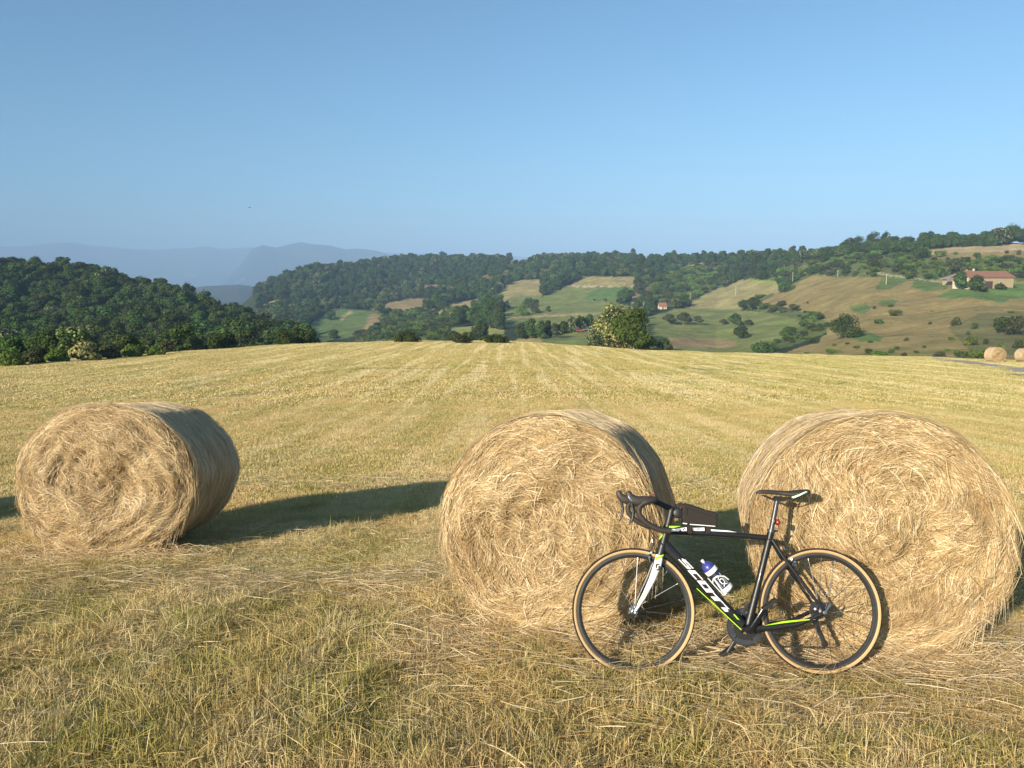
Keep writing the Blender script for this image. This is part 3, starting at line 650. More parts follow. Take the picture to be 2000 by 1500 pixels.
def mat_stone():
    t = NT('rubble_stone'); p = t.n('TexCoord').outputs['Object']
    v = t.n('TexVoronoi', {'Vector': p, 'Scale': 2.6}); c = t.mix(v.outputs['Color'], (.36, .26, .155), (.50, .38, .24)); c = t.mix(t.noise(p, 1.2, 4), c, (.32, .25, .15))
    return t.end(t.bsdf(c, .9, spec=.2, bump=t.bump(v.outputs['Distance'], .05)))
def mat_tile(name, a, b_):
    t = NT(name); p = t.n('TexCoord').outputs['Object']; wv = t.n('TexWave', {'Vector': p, 'Scale': 2.2, 'Distortion': .4}, bands_direction='X').outputs[1]
    c = t.mix(t.noise(p, 1.5, 5, .7), a, b_); return t.end(t.bsdf(c, .85, spec=.2, bump=t.bump(wv, .06)))
M_STONE = mat_stone(); M_TILE = mat_tile('red_roof_tiles', (.27, .125, .075), (.36, .19, .12)); M_GTILE = mat_tile('grey_brown_roof_tiles', (.25, .19, .15), (.36, .29, .24))
M_LIME = plain('lime_render', (.58, .50, .38), .9, var=.12, scale=1.5); M_DARKW = plain('dark_boards', (.07, .04, .03), .8, var=.3, scale=5)
M_GLASS = plain('window_glass', (.04, .05, .06), .15)
def gable_house(root, L, W, He, Hr, walls, roof, over=.5, th=.22):
    # walls as four slabs butted end to end, gables above
    mb = MB(); t = .35
    mb.box((L / 2, t / 2, He / 2 - .6), (L / 2, t / 2, He / 2 + .6)); mb.box((L / 2, W - t / 2, He / 2 - .6), (L / 2, t / 2, He / 2 + .6))
    mb.build('wall', walls, root, smooth=False)
    for xx in (0, L - t):
        mb = MB(); mb.prism([(xx + .004, t, -1.2), (xx + .004, W - t, -1.2), (xx + .004, W - t, He), (xx + .004, W / 2, Hr - .12), (xx + .004, t, He)], (t - .008, 0, 0))
        mb.build('gable_wall', M_LIME if xx == 0 else walls, root, smooth=False)
    mb = MB(); sl_ = (Hr - He) / (W / 2); o_ = over
    mb.prism([(-o_, -o_, He - o_ * sl_), (-o_, W / 2, Hr), (-o_, W + o_, He - o_ * sl_), (-o_, W + o_, He - o_ * sl_ + th), (-o_, W / 2, Hr + th), (-o_, -o_, He - o_ * sl_ + th)], (L + 2 * o_, 0, 0))
    rf = mb.build('roof', roof, root, smooth=False)
    mb = MB(); mb.tube([(-o_, W / 2, Hr + th + .02), (L + o_, W / 2, Hr + th + .02)], .14, 8); mb.build('ridge_tiles', roof, rf)
    return rf
def opening(root, name, x0, x1, z0, z1, mat, frame=None, y=-.03):
    mb = MB(); mb.box(((x0 + x1) / 2, y, (z0 + z1) / 2), ((x1 - x0) / 2, .04, (z1 - z0) / 2)); o = mb.build(name, mat, root, smooth=False)
    if frame:
        mb = MB(); f = .09
        mb.box(((x0 + x1) / 2, y - .02, z1 + f), ((x1 - x0) / 2 + 2 * f, .06, f)); mb.box((x0 - f, y - .02, (z0 + z1) / 2), (f, .06, (z1 - z0) / 2)); mb.box((x1 + f, y - .02, (z0 + z1) / 2), (f, .06, (z1 - z0) / 2)); mb.build('frame', frame, o, smooth=False)
    return o
hb = hit(1896, 566); fh = empty('farmhouse', hb + Vector((0, 1.5, .3))); fh.rotation_euler = (0, 0, R(13))
rf = gable_house(fh, 20.5, 8.2, 4.5, 6.5, M_STONE, M_TILE)
d = opening(fh, 'barn_door', 7.6, 10.6, -.1, 2.7, M_DARKW, M_DARKW); opening(fh, 'window', 14.2, 15.0, 1.6, 2.6, M_GLASS, M_POLE); opening(fh, 'window', 4.2, 5.0, 1.6, 2.6, M_GLASS, M_POLE)
mb = MB(); mb.box((3.5, 5.3, 6.6), (.28, .25, .7)); mb.box((3.5, 5.3, 7.34), (.34, .31, .04)); mb.build('chimney', M_STONE, rf, smooth=False)
tag(fh, 'stone farmhouse wing with red tiled roof, white gable and dark barn door', 'farmhouse')
g2 = empty('farm_building', hb + Vector((4.7, 13.0, -.1))); g2.rotation_euler = (0, 0, R(13))
mb = MB(); mb.box((7.5, .2, 1.6), (7.5, .2, 2.8)); mb.box((7.5, 10.8, 1.6), (7.5, .2, 2.8)); mb.box((.2, 5.5, 1.6), (.196, 5.09, 2.8)); mb.box((14.8, 5.5, 1.6), (.196, 5.09, 2.8)); mb.build('wall', M_STONE, g2, smooth=False)
mb = MB(); E_ = 4.3; V = [(-1, -1, E_), (16, -1, E_), (16, 12, E_), (-1, 12, E_), (6.2, 5.5, 7.6), (8.8, 5.5, 7.6)]
mb.add(V + [(a, b_, c - .18) for a, b_, c in V[:4]], [(0, 1, 5, 4), (1, 2, 5), (2, 3, 4, 5), (3, 0, 4), (6, 7, 1, 0), (7, 8, 2, 1), (8, 9, 3, 2), (9, 6, 0, 3), (9, 8, 7, 6)]); rf2 = mb.build('roof', M_GTILE, g2, smooth=False)
mb = MB(); mb.box((8.6, 4.6, 7.4), (.25, .25, .8)); mb.box((8.6, 4.6, 8.24), (.31, .31, .04)); mb.build('chimney', M_LIME, rf2, smooth=False)
mb = MB(); mb.box((-1.6, -1.2, .9), (.28, .28, 2.6)); mb.build('porch_pillar', M_LIME, g2, smooth=False)
mb = MB(); mb.prism([(-4.2, -2.2, 3.2), (-1.02, -2.2, 4.1), (-1.02, -2.2, 4.25), (-4.2, -2.2, 3.35)], (0, 9, 0)); mb.build('lean_to_roof', M_GTILE, g2, smooth=False)
opening(g2, 'window', 2.0, 3.0, 1.0, 2.3, M_GLASS, M_POLE); opening(g2, 'window', 5.0, 6.0, 1.0, 2.3, M_GLASS, M_POLE)
tag(g2, 'farm building with hipped grey-brown roof behind the red-roofed wing', 'farm building')
sb = hit(1288, 605); sh = empty('small_house', sb); sh.rotation_euler = (0, 0, R(4))
gable_house(sh, 4.6, 4.2, 1.9, 3.9, M_LIME, M_TILE, over=.25); opening(sh, 'door', 1.8, 2.6, 0, 1.6, M_DARKW); opening(sh, 'window', 3.3, 3.9, .8, 1.5, M_GLASS)
tag(sh, 'tiny white house with red roof at the foot of the wooded slope', 'house')
hz = hit(967, 629); te = empty('shelter', hz); mb = MB()
mb.prism([(-.2, -.3, 2.0), (1.2, -.3, 2.7), (2.7, -.3, 1.9), (2.7, -.3, 2.0), (1.2, -.3, 2.8), (-.2, -.3, 2.1)], (0, 3, 0)); mb.build('canopy', plain('teal_sheet', (.10, .42, .38), .6), te, smooth=False)
mb = MB(); [mb.box((a, b_, .9), (.05, .05, 1.1)) for a in (0, 2.5) for b_ in (0, 2.4)]; mb.build('posts', M_POLE, te, smooth=False)
tag(te, 'small shelter with teal canopy among the valley trees', 'shelter')
def car(px, py, Lc, paint, lab, yaw):
    b = hit(px, py); c = empty('parked_car', b + Vector((0, 0, .02))); c.rotation_euler = (0, 0, yaw); k = Lc / 4.2
    P = [(-2.1, .35), (-2.1, .75), (-1.9, .92), (-1.2, 1.0), (1.25, 1.0), (2.0, .85), (2.1, .6), (2.1, .35)]
    mb = MB(); mb.prism([(a * k, -.85, z_) for a, z_ in P], (0, 1.7, 0)); mb.build('body', paint, c, smooth=False, bevel=.05)
    Q = [(-1.75, 1.0), (-1.25, 1.42), (.35, 1.45), (1.15, 1.0)]
    mb = MB(); mb.prism([(a * k, -.72, z_ + .004) for a, z_ in Q], (0, 1.44, 0)); mb.build('windows', M_GLASS, c, smooth=False, bevel=.04)
    mb = MB(); mb.box((-.45 * k, 0, 1.47), (.8 * k, .68, .02)); mb.build('car_roof', paint, c, smooth=False)
    for a in (-1.3, 1.3):
        for s_ in (-.86, .86):
            mb = MB(); mb.lathe([(0, -.1), (.3, -.1), (.33, -.06), (.33, .06), (.3, .1), (0, .1)], (a * k, s_, .33), (0, 1, 0), 20); mb.build('wheel', M_RUB, c)
    tag(c, lab, 'car')
M_RUB = plain('black_rubber', (.02, .02, .02), .7)
car(1280, 608, 4.4, plain('silver_paint', (.50, .52, .55), .25, .6, coat=.4), 'silver car parked beside the tiny red-roofed house', R(8))
car(1133, 649, 3.4, plain('red_paint', (.30, .075, .05), .5, coat=.2), 'little red car on the lane below the row of trees', R(14))
car(1147, 646.5, 3.9, plain('blue_grey_paint', (.28, .32, .38), .3, .5, coat=.4), 'grey car on the lane just right of the little red car', R(14))
r_, fy_, fz_ = ray(487.5, 405.2); s_ = 110 / fy_; bp = Vector((r_ * s_, 110, CZ + fz_ * s_)); mb = MB()
mb.tube([(-.17, 0, 0), (-.08, 0, .01), (.06, 0, .015), (.13, 0, .02), (.19, 0, .01)], [(.02, .01), .035, .045, .028, .008], 8, up=(0, 0, 1))
for s_ in (-1, 1): mb.prism([(.09, 0, .02), (.0, s_ * .22, .05), (-.06, s_ * .42, .0), (-.07, s_ * .2, .035), (-.05, 0, .02)], (0, 0, .008))
mb.prism([(-.14, -.02, 0), (-.26, -.05, 0), (-.26, .05, 0), (-.14, .02, 0)], (0, 0, .006))
o = mb.build('bird', plain('dark_plumage', (.03, .03, .035), .8)); o.location = bp; o.rotation_euler = (0, R(-6), R(25)); tag(o, 'small dark bird flying over the left hills', 'bird')

# the lane at the right
def strip(name, E0, E1, dz, mat, label):
    A = [hit(*p, 9) for p in E0]; B_ = [hit(*p, 9) for p in E1]; V = []; m = 40
    def rs(P, t):
        q = t * (len(P) - 1); i = min(int(q), len(P) - 2); return P[i].lerp(P[i + 1], q - i)
    for k in range(m + 1):
        for j in range(5):
            p = rs(A, k / m).lerp(rs(B_, k / m), j / 4); V.append((p.x, p.y, gz(p.x, p.y) + dz))
    Fq = [(k * 5 + j, k * 5 + j + 1, (k + 1) * 5 + j + 1, (k + 1) * 5 + j) for k in range(m) for j in range(4)]
    o = link(name, npmesh(name, V, Fq), mats=mat, smooth=True); tag(o, label, kind='structure'); return o
t = NT('asphalt'); p = t.pos(); c = t.mix(t.noise(p, .6, 5, .7), (.30, .255, .19), (.44, .38, .28)); c = t.mix(t.math('MULTIPLY', t.noise(p, 14, 4, .8), .4), c, (.42, .38, .32)); M_ASPH = t.end(t.bsdf(c, .9, spec=.2))
t = NT('gravel_verge'); p = t.pos(); c = t.mix(t.noise(p, 6, 5, .8), (.30, .25, .16), (.52, .46, .34)); M_VERGE = t.end(t.bsdf(c, .95, spec=.1))
strip('road_verge', [(1778, 697.5), (1850, 701), (1920, 708.5), (2000, 718.5), (2120, 735)], [(1774, 699.5), (1840, 704.5), (1900, 713.5), (1960, 725), (2000, 737), (2120, 775)], .035, M_VERGE, 'pale gravel edge of the lane')
strip('road', [(1785, 698), (1850, 702), (1920, 710), (2000, 721), (2120, 739)], [(1785, 699.5), (1843, 703.7), (1902, 712), (1962, 722.5), (2000, 733), (2120, 768)], .055, M_ASPH, 'narrow grey lane leaving the right side of the meadow')

# ------------------------------------------------------------------ hay
def mat_straw(name, lo, mid, hi, rough=.55):
    t = NT(name); r = t.attr('rnd').outputs['Fac']; pos = t.pos()
    c = t.mix(t.ramp(r, 0, .55), lo, mid); c = t.mix(t.ramp(r, .6, 1), c, hi)
    c = t.mix(t.math('MULTIPLY', t.ramp(t.noise(pos, 3.5, 3), .5, .75), .6), c, lo)
    b = t.bsdf(c, rough, spec=.35); tr = t.n('BsdfTranslucent', {'Color': c}).outputs[0]
    return t.end(t.n('MixShader', {0: .12, 1: b, 2: tr}).outputs[0])
M_STRAW = mat_straw('hay_strands', (.29, .18, .075), (.58, .42, .21), (.90, .77, .52))
t = NT('packed_hay'); p = t.n('TexCoord').outputs['Object']; nz_ = t.noise(t.scaled(p, (1, 6, 1)), 22, 5, .75)
M_HAY = t.end(t.bsdf(t.mix(nz_, (.17, .10, .04), (.46, .31, .14)), .9, spec=.15, bump=t.bump(nz_, .03)))
t = NT('net_wrap'); p = t.n('TexCoord').outputs['Object']; nz_ = t.noise(t.scaled(p, (1, 5, 1)), 40, 5, .75)
M_NETHAY = t.end(t.bsdf(t.mix(nz_, (.50, .37, .21), (.76, .62, .41)), .8, spec=.25, bump=t.bump(nz_, .012)))
M_NET = plain('white_net', (.70, .66, .58), .4, var=.1)

def ribbons(P, wd, nrm, rr, taper=.35):
    """P (n,k,3) centre lines; wd (n,) widths; nrm (n,k,3) facing directions -> V, F"""
    n, k, _ = P.shape; T = np.gradient(P, axis=1); T /= np.linalg.norm(T, axis=2)[:, :, None] + 1e-9
    S = np.cross(T, nrm + rr.normal(size=(n, 1, 3)) * .45); S /= np.linalg.norm(S, axis=2)[:, :, None] + 1e-9
    tp = 1 - (1 - taper) * np.abs(np.linspace(-.6, 1, k)) ** 2
    S *= (wd[:, None] * tp[None] * .5)[:, :, None]
    V = np.stack([P - S, P + S], 2).reshape(-1, 3); b_ = np.arange(n)[:, None] * (2 * k) + np.arange(k - 1)[None] * 2
    return V, np.stack([b_, b_ + 1, b_ + 3, b_ + 2], -1).reshape(-1, 4)
def snz(x, z, ph, f):
    return (np.sin(x * f + ph[0] + 1.5 * np.sin(z * f * .7 + ph[1])) * np.cos(z * f * 1.1 + ph[2] + np.sin(x * f * .8 + ph[3])))
def make_bale(seed, x, base, d, rx, rz, L, yaw, lab, fuzz=1.0, tight=1.0, n_face=36000):
    rr = np.random.RandomState(seed); ph = rr.rand(12) * 6.28
    cr, sr = math.cos(yaw), math.sin(yaw)
    root = empty('hay_bale'); X3 = Vector((1, 0, 0)); F3 = Vector((0, CT, -ST)); U3 = Vector((0, ST, CT))
    ax = F3 * cr + X3 * sr; rt = X3 * cr - F3 * sr
    M = Matrix.Identity(4)
    for i in range(3): M[i][0] = rt[i]; M[i][1] = ax[i]; M[i][2] = U3[i]
    M.translation = cam2w(x, base, d) if not isinstance(d, Vector) else d
    root.matrix_world = M
    flat = .975; cz = rz * flat
    def rim(a):
        return 1 + .012 * np.sin(3 * a + ph[4]) + .008 * np.sin(7 * a + ph[5]) + .006 * np.sin(13 * a + ph[6])
    def shape(a, r, out=0.):       # unit polar -> x, z
        q = rim(a) * r; X = q * np.cos(a) * (rx + out); Z = q * np.sin(a) * (rz + out)
        lim = -cz; Z = np.where(Z < lim * .95, lim * .95 + (Z - lim * .95) * .5, Z); return X, Z + cz
    def yf(X, Z):
        r = np.hypot(X / rx, (Z - cz) / rz); swirl = np.arctan2(Z - cz, X)
        return (.075 * np.clip(r, 0, 1.1) ** 7 - .03 * np.exp(-((r - .62) / .22) ** 2) + (.022 + .030 * np.exp(-(r / .6) ** 2)) * snz(X, Z, ph, 5) + .022 * snz(X, Z, ph[3:], 12) + .008 * snz(X, Z, ph[4:], 26)
                + .010 * np.sin(r * 38 + swirl * 2 + 3 * snz(X, Z, ph[2:], 3)))
    # body
    na = 200; a = np.linspace(0, 2 * math.pi, na, endpoint=False); V = []; rings = np.linspace(0.02, 1, 44)
    for r in rings: X, Z = shape(a, r); V.append(np.stack([X, yf(X, Z) + .012, Z], -1))
    for k in range(1, 19):
        yy = L * k / 18; X, Z = shape(a, 1 - .0 * k + .004 * np.sin(yy * 9 + a * 2)); X0, Z0 = shape(a, 1.)
        V.append(np.stack([X, np.maximum(yy, yf(X0, Z0) + .015), Z], -1))
    for r in (.9, .5, .02): X, Z = shape(a, r); V.append(np.stack([X, np.full(na, L + .03 * (1 - r)), Z], -1))
    nr = len(V); V = np.array(V).reshape(-1, 3); i = np.arange(nr * na).reshape(nr, na); j = np.roll(i, -1, axis=1)
    Fq = np.stack([i[:-1], j[:-1], j[1:], i[1:]], -1).reshape(-1, 4); mi = np.repeat([0] * 43 + [1] * 18 + [0] * (nr - 1 - 61), na)
    link('bale_body', npmesh('bale_body', V, Fq[:, ::-1], mi), root, [M_HAY, M_NETHAY], True)
    # face strands: wound round the core, more tangled towards the middle
    n = n_face; k = 6; r0 = np.sqrt(rr.rand(n)) * 1.0; a0 = rr.rand(n) * 6.283; X, Z = shape(a0, r0); Ls = rr.uniform(.05, .26, n) * (.55 + .6 * r0); P = np.zeros((n, k, 3))
    sg = rr.choice([-1, 1], n); dev = rr.normal(size=n) * (.34 + .40 * (1 - r0)) * np.where(rr.rand(n) < .18, 3., 1.); amp = 2.7 * np.clip(1.0 - r0, 0, 1) ** .9 + .16
    lift = .004 + .030 * rr.rand(n) ** 2; wild = np.where(rr.rand(n) < .06 * fuzz, rr.uniform(.02, .10, n), rr.uniform(0, .012, n))
    for s_ in range(k):
        P[:, s_, 0] = X; P[:, s_, 2] = Z; P[:, s_, 1] = yf(X, Z) - lift - wild * (s_ / (k - 1.)) ** 2
        an = np.arctan2((Z - cz) / rz, X / rx) + math.pi / 2; fl = amp * (snz(X, Z, ph[1:], 3.6) + .55 * snz(X, Z, ph[5:], 8.5))
        dr = an + fl + dev + .10 * sg * s_ / k; dr = dr + np.where(np.hypot(X / rx, (Z - cz) / rz) > .93, .45, 0) * sg
        X = X + np.cos(dr) * Ls / (k - 1) * sg; Z = Z + np.sin(dr) * Ls / (k - 1) * sg; q_ = np.hypot(X / rx, (Z - cz) / rz); q_ = np.where(q_ > 1.008, 1.008 / q_, 1.); X = X * q_; Z = np.maximum(cz + (Z - cz) * q_, .0)
    nm = np.zeros_like(P); nm[..., 1] = -1
    V1, F1 = ribbons(P, rr.uniform(.0014, .0036, n) * np.where(rr.rand(n) < .12, 1.7, 1.), nm, rr); c1 = np.repeat(np.clip(rr.beta(1.1, 1.25, n) + .12 * snz(P[:, 0, 0], P[:, 0, 2], ph[2:], 9), 0, 1), 2 * k)
    # barrel strands
    n2 = int(8500); k2 = 5; a0 = rr.rand(n2) * 6.283; y0 = rr.rand(n2) ** 1.0 * L * .99 + .01; Ls = rr.uniform(.08, .40, n2); P = np.zeros((n2, k2, 3)); dy = rr.normal(size=n2) * .10
    off = rr.rand(n2) * .010; near = np.exp(-y0 / .09)
    out_ = off + near * rr.rand(n2) * .03 * fuzz
    for s_ in range(k2):
        t_ = s_ / (k2 - 1.); A = a0 + Ls / rz * t_; X, Z = shape(A, 1.0, .003); X = X + np.cos(A) * (out_ + t_ ** 2 * near * .05 * fuzz * rr.rand(n2)); Z = Z + np.sin(A) * out_
        P[:, s_] = np.stack([X, np.clip(y0 + dy * t_ * Ls / .2, .0, L) + np.where(y0 < .12, yf(*shape(A, 1.)), 0) * .8, np.maximum(Z, .0)], -1)
    nm = np.zeros_like(P); nm[..., 0] = P[..., 0]; nm[..., 2] = P[..., 2] - cz
    V2, F2 = ribbons(P, rr.uniform(.0014, .003, n2), nm, rr); c2 = np.repeat(rr.beta(2.4, 1.6, n2), 2 * k2)
    # fringe at the rim and skirt at the foot
    n3 = int(1500 * fuzz); k3 = 5; a0 = rr.rand(n3) * 6.283; X, Z = shape(a0, rr.uniform(.93, 1.01, n3)); yy = yf(X, Z) + rr.uniform(-.02, .07, n3); Ls = rr.uniform(.05, .20, n3); P = np.zeros((n3, k3, 3))
    dirx = -np.sin(a0) * 1.0 + np.cos(a0) * rr.uniform(-.1, .30, n3); dirz = np.cos(a0) + np.sin(a0) * rr.uniform(-.1, .30, n3); sg = rr.choice([-1, 1], n3); dirx = np.where(sg > 0, dirx, np.sin(a0) + np.cos(a0) * .3); dirz = np.where(sg > 0, dirz, -np.cos(a0) + np.sin(a0) * .3)
    dyv = rr.normal(size=n3) * .35 - .1
    for s_ in range(k3):
        t_ = s_ / (k3 - 1.); P[:, s_] = np.stack([X + dirx * Ls * t_ * .8 - np.cos(a0) * .10 * t_ ** 2 * Ls, yy + dyv * Ls * t_, np.maximum(Z + dirz * Ls * t_ * .8 - .5 * Ls * t_ ** 2, .005)], -1)
    V3, F3_ = ribbons(P, rr.uniform(.0014, .0032, n3), np.tile([[[0, -1., 0]]], (n3, k3, 1)) + 0 * P, rr); c3 = np.repeat(rr.beta(1.8, 1.5, n3), 2 * k3)
    n4 = int(1900 * fuzz); P = np.zeros((n4, k3, 3)); X = rr.normal(size=n4) * rx * .62; yy = -np.abs(rr.normal(size=n4)) * .16 + .08; hgt_ = np.maximum(.01, .07 + yy * .4) * rr.rand(n4); Ls = rr.uniform(.1, .4, n4); an = rr.normal(size=n4) * .5 + np.where(rr.rand(n4) < .5, 0, math.pi)
    for s_ in range(k3):
        t_ = s_ / (k3 - 1.) - .5; P[:, s_] = np.stack([X + np.cos(an) * Ls * t_, yy + np.sin(an) * Ls * t_ * .6, np.maximum(hgt_ + rr.uniform(.0, .05, n4) - .12 * t_ ** 2 * 2, .01)], -1)
    V4, F4 = ribbons(P, rr.uniform(.0016, .0036, n4), np.tile([[[0, -.4, 1.]]], (n4, k3, 1)) + 0 * P, rr); c4 = np.repeat(rr.beta(1.8, 1.5, n4), 2 * k3)
    def put(nm_, VV, FF, CC, mat=M_STRAW):
        o_ = 0; fs = []
        for v_, f_ in zip(VV, FF): fs.append(f_ + o_); o_ += len(v_)
        me = npmesh(nm_, np.concatenate(VV), np.concatenate(fs)); vattr(me, 'rnd', np.concatenate(CC)); return link(nm_, me, root, mat)
    put('face_straw', [V1], [F1], [c1]); put('outer_straw', [V2], [F2], [c2]); put('loose_fringe', [V3, V4], [F3_, F4], [c3, c4])
    # net lines
    n5 = 46; k5 = 60; P = np.zeros((n5, k5, 3)); 
    for q in range(n5):
        A = np.linspace(0, 2 * math.pi, k5) ; X, Z = shape(A, 1.0, .011); P[q] = np.stack([X, .12 + (L - .14) * q / (n5 - 1.) + .012 * np.sin(A * 9 + q * 1.57), Z], -1)
    nm = np.zeros_like(P); nm[..., 0] = P[..., 0]; nm[..., 2] = P[..., 2] - cz; V5, F5 = ribbons(P, np.full(n5, .0022), nm, np.random.RandomState(1), 1.)
    put('net_wrap', [V5], [F5], [np.full(len(V5), .8)], M_NET)
    tag(root, lab, 'hay bale', 'round hay bales'); return root
B_L = make_bale(1, -3.73, -GH, 6.97, .82, .705, 1.15, R(1), 'round hay bale at the left with a long shadow on its right side', fuzz=.9)
B_C = make_bale(2, .200, -GH, 4.76, .695, .695, 1.13, R(16), 'middle hay bale behind the front wheel of the bicycle', fuzz=.8)
B_R = make_bale(3, 2.13, -GH, 4.42, .705, .708, 1.13, R(12.5), 'rightmost near hay bale that the bicycle saddle leans against', fuzz=1.6)
B_X = make_bale(4, -7.9, -GH, 7.1, .76, .73, 1.15, R(2), 'hay bale beyond the left edge whose shadow reaches the view', fuzz=.6, n_face=5000)
def copy_bale(src, p, yaw, lab, s=1.0):
    r = src.copy(); COL.objects.link(r)
    for ch in src.children:
        c = ch.copy(); COL.objects.link(c); c.parent = r
    r.matrix_world = Matrix.Translation(p) @ Matrix.Rotation(yaw, 4, 'Z') @ Matrix.Rotation(R(-4), 4, 'X') @ Matrix.Scale(s, 4); r['label'] = lab; return r
copy_bale(B_C, hit(1952, 708, 20), R(6), 'small distant hay bale beyond the lane, the left one of two', 1.08)
copy_bale(B_L, hit(2012, 708, 20), R(6), 'distant hay bale beyond the lane, cut by the right edge of the view')
copy_bale(B_X, hit(1222, 558.5, 20), R(20), 'tiny pale hay bale on the tan terrace above the bright green meadow', 1.5)
copy_bale(B_X, hit(1071, 551, 20), R(20), 'tiny pale hay bale at the top of the left valley meadow', 1.3)

# ------------------------------------------------------------------ grass
def mat_blade():
    t = NT('grass_blades'); pos = t.pos(); r = t.attr('rnd').outputs['Fac']; tip = t.attr('tip').outputs['Fac']
    c = field_colour(t, pos)
    xs = t.n('SeparateXYZ', {0: pos}).outputs
    nearg = t.ramp(xs[1], 5.2, 3.0)
    gr = t.math('ADD', t.math('MULTIPLY', t.noise(pos, 1.7, 4, .65), 1.0), t.math('MULTIPLY_ADD', nearg, .07, -.055))
    g = t.math('MULTIPLY', t.ramp(gr, .44, .62), t.ramp(r, .75, .5))
    c = t.mix(t.math('MULTIPLY', g, .85), c, t.mix(tip, (.15, .16, .028), (.38, .375, .075)))
    c = t.mix(t.ramp(r, .74, .95), c, (.80, .64, .34)); c = t.mix(t.math('MULTIPLY', t.ramp(r, .16, .02), .8), c, (.42, .25, .095))
    b = t.bsdf(c, .6, spec=.25); tr = t.n('BsdfTranslucent', {'Color': c}).outputs[0]
    return t.end(t.n('MixShader', {0: .25, 1: b, 2: tr}).outputs[0])
M_BLADE = mat_blade()
def tile(name, size, n, h, wd, seed, lean=.35, flat=.15, clumps=40):
    rr = np.random.RandomState(seed); cc = rr.uniform(-.5, .5, (clumps, 2)) * size
    q = rr.randint(0, clumps, n); P0 = np.where(rr.rand(n, 1) < .55, cc[q] + rr.normal(size=(n, 2)) * size * .045, rr.uniform(-.56, .56, (n, 2)) * size)
    k = 4; H = h * rr.gamma(5, .2, n); az = rr.rand(n) * 6.283; ln = np.abs(rr.normal(size=n)) * lean; lay = rr.rand(n) < flat; ln = np.where(lay, rr.uniform(1.2, 2.6, n), ln)
    P = np.zeros((n, k, 3))
    for s_ in range(k):
        t_ = s_ / (k - 1.); o = H * ln * t_ ** 1.6
        P[:, s_] = np.stack([P0[:, 0] + np.cos(az) * o, P0[:, 1] + np.sin(az) * o, H * np.where(lay, .35 * t_ + .15, t_ * (1 - .25 * np.minimum(ln, 1) * t_)) - .01], -1)
    nm = np.stack([np.cos(az + rr.normal(size=n)), np.sin(az + rr.normal(size=n)), np.full(n, .3)], -1)[:, None] + 0 * P
    V, Fq = ribbons(P, wd * rr.uniform(.6, 1.4, n), nm, rr, .15); me = npmesh(name, V, Fq)
    vattr(me, 'rnd', np.repeat(rr.rand(n), 2 * k)); vattr(me, 'tip', np.tile(np.repeat(np.linspace(0, 1, k), 2), n)); me.materials.append(M_BLADE); return me
G_NEAR = [tile('short_grass', 1.0, 14000, .036, .0028, 10 + i, .85, .45) for i in range(3)] + [tile('tufted_grass', 1.0, 13000, .056, .0030, 20 + i, .70, .32, 26) for i in range(3)]
G_MID = [tile('mid_grass', 2.2, 14000, .042, .0075, 30 + i, .5, .2, 90) for i in range(3)]
G_FAR = [tile('far_grass', 6.0, 9000, .050, .026, 40 + i, .5, .15, 120) for i in range(3)]
def spread(y0, y1, sp, seed, margin=1.0):
    rr = np.random.RandomState(seed); out = []
    y_ = y0
    while y_ < y1:
        hw = .74 * y_ + margin; xs_ = np.arange(-hw, hw, sp); xs_ = xs_ + rr.uniform(-.15, .15, len(xs_)) * sp
        out.append(np.stack([xs_, y_ + rr.uniform(-.15, .15, len(xs_)) * sp], 1)); y_ += sp
    return np.concatenate(out), rr
_ra = [hit(*p, 9) for p in [(1740, 699), (1850, 702), (1920, 710), (2000, 720), (2120, 738)]]; _rb = [hit(*p, 9) for p in [(1740, 700), (1840, 705), (1900, 714), (1960, 725), (2000, 737), (2120, 775)]]
ROADP = [(p.x, p.y) for p in _ra] + [(p.x, p.y) for p in _rb[::-1]]
def grass_layer(name, protos, y0, y1, sp, seed, label, zs, kindf):
    P, rr = spread(y0, y1, sp, seed); x, y = P.T
    de = edge_dist(x, y); keep = (y < de + 3) & (x < .78 * y + 3)
    keep &= ~inside(x, y, ROADP)
    x, y = x[keep], y[keep]; z = height(x, y); e = .4; sx = (height(x + e, y) - height(x - e, y)) / (2 * e); sy = (height(x, y + e) - height(x, y - e)) / (2 * e)
    rots = []
    for i in range(len(x)):
        nrm = Vector((-sx[i], -sy[i], 1)).normalized(); q = Vector((0, 0, 1)).rotation_difference(nrm).to_matrix() @ Matrix.Rotation(rr.rand() * 6.283, 3, 'Z'); rots.append(tuple(q.to_euler()))
    s = zs(x, y) * rr.uniform(.85, 1.15, len(x))
    gn_scatter(name, protos, np.stack([x, y, z], 1), rots, np.stack([np.ones(len(x)), np.ones(len(x)), s], 1), kindf(x, y, rr), label)
grass_layer('near_grass', G_NEAR, 1.2, 10.5, .72, 1, 'short mown grass and dry stubble in the foreground', lambda x, y: np.interp(y, [1.2, 3.2, 4.6, 6.5, 10], [1.3, 1.2, .95, .85, .85]) * np.where((x > .85) & (y > 3.1) & (y < 4.9), .42, 1.) * (1 + .3 * np.sin(x * 2.7 + y) * np.sin(y * 3.1 - x)),
            lambda x, y, rr: np.where(rr.rand(len(x)) < np.interp(y, [2, 3.8, 5.5, 10], [.9, .65, .35, .2]), 3, 0) + rr.randint(0, 3, len(x)))
grass_layer('mid_grass', G_MID, 10.2, 32, 1.6, 2, 'mown stubble in the middle of the meadow', lambda x, y: np.ones(len(x)), lambda x, y, rr: rr.randint(0, 3, len(x)))
grass_layer('far_grass', G_FAR, 31.5, 132, 4.4, 3, 'mown stubble on the far part of the meadow', lambda x, y: np.ones(len(x)), lambda x, y, rr: rr.randint(0, 3, len(x)))
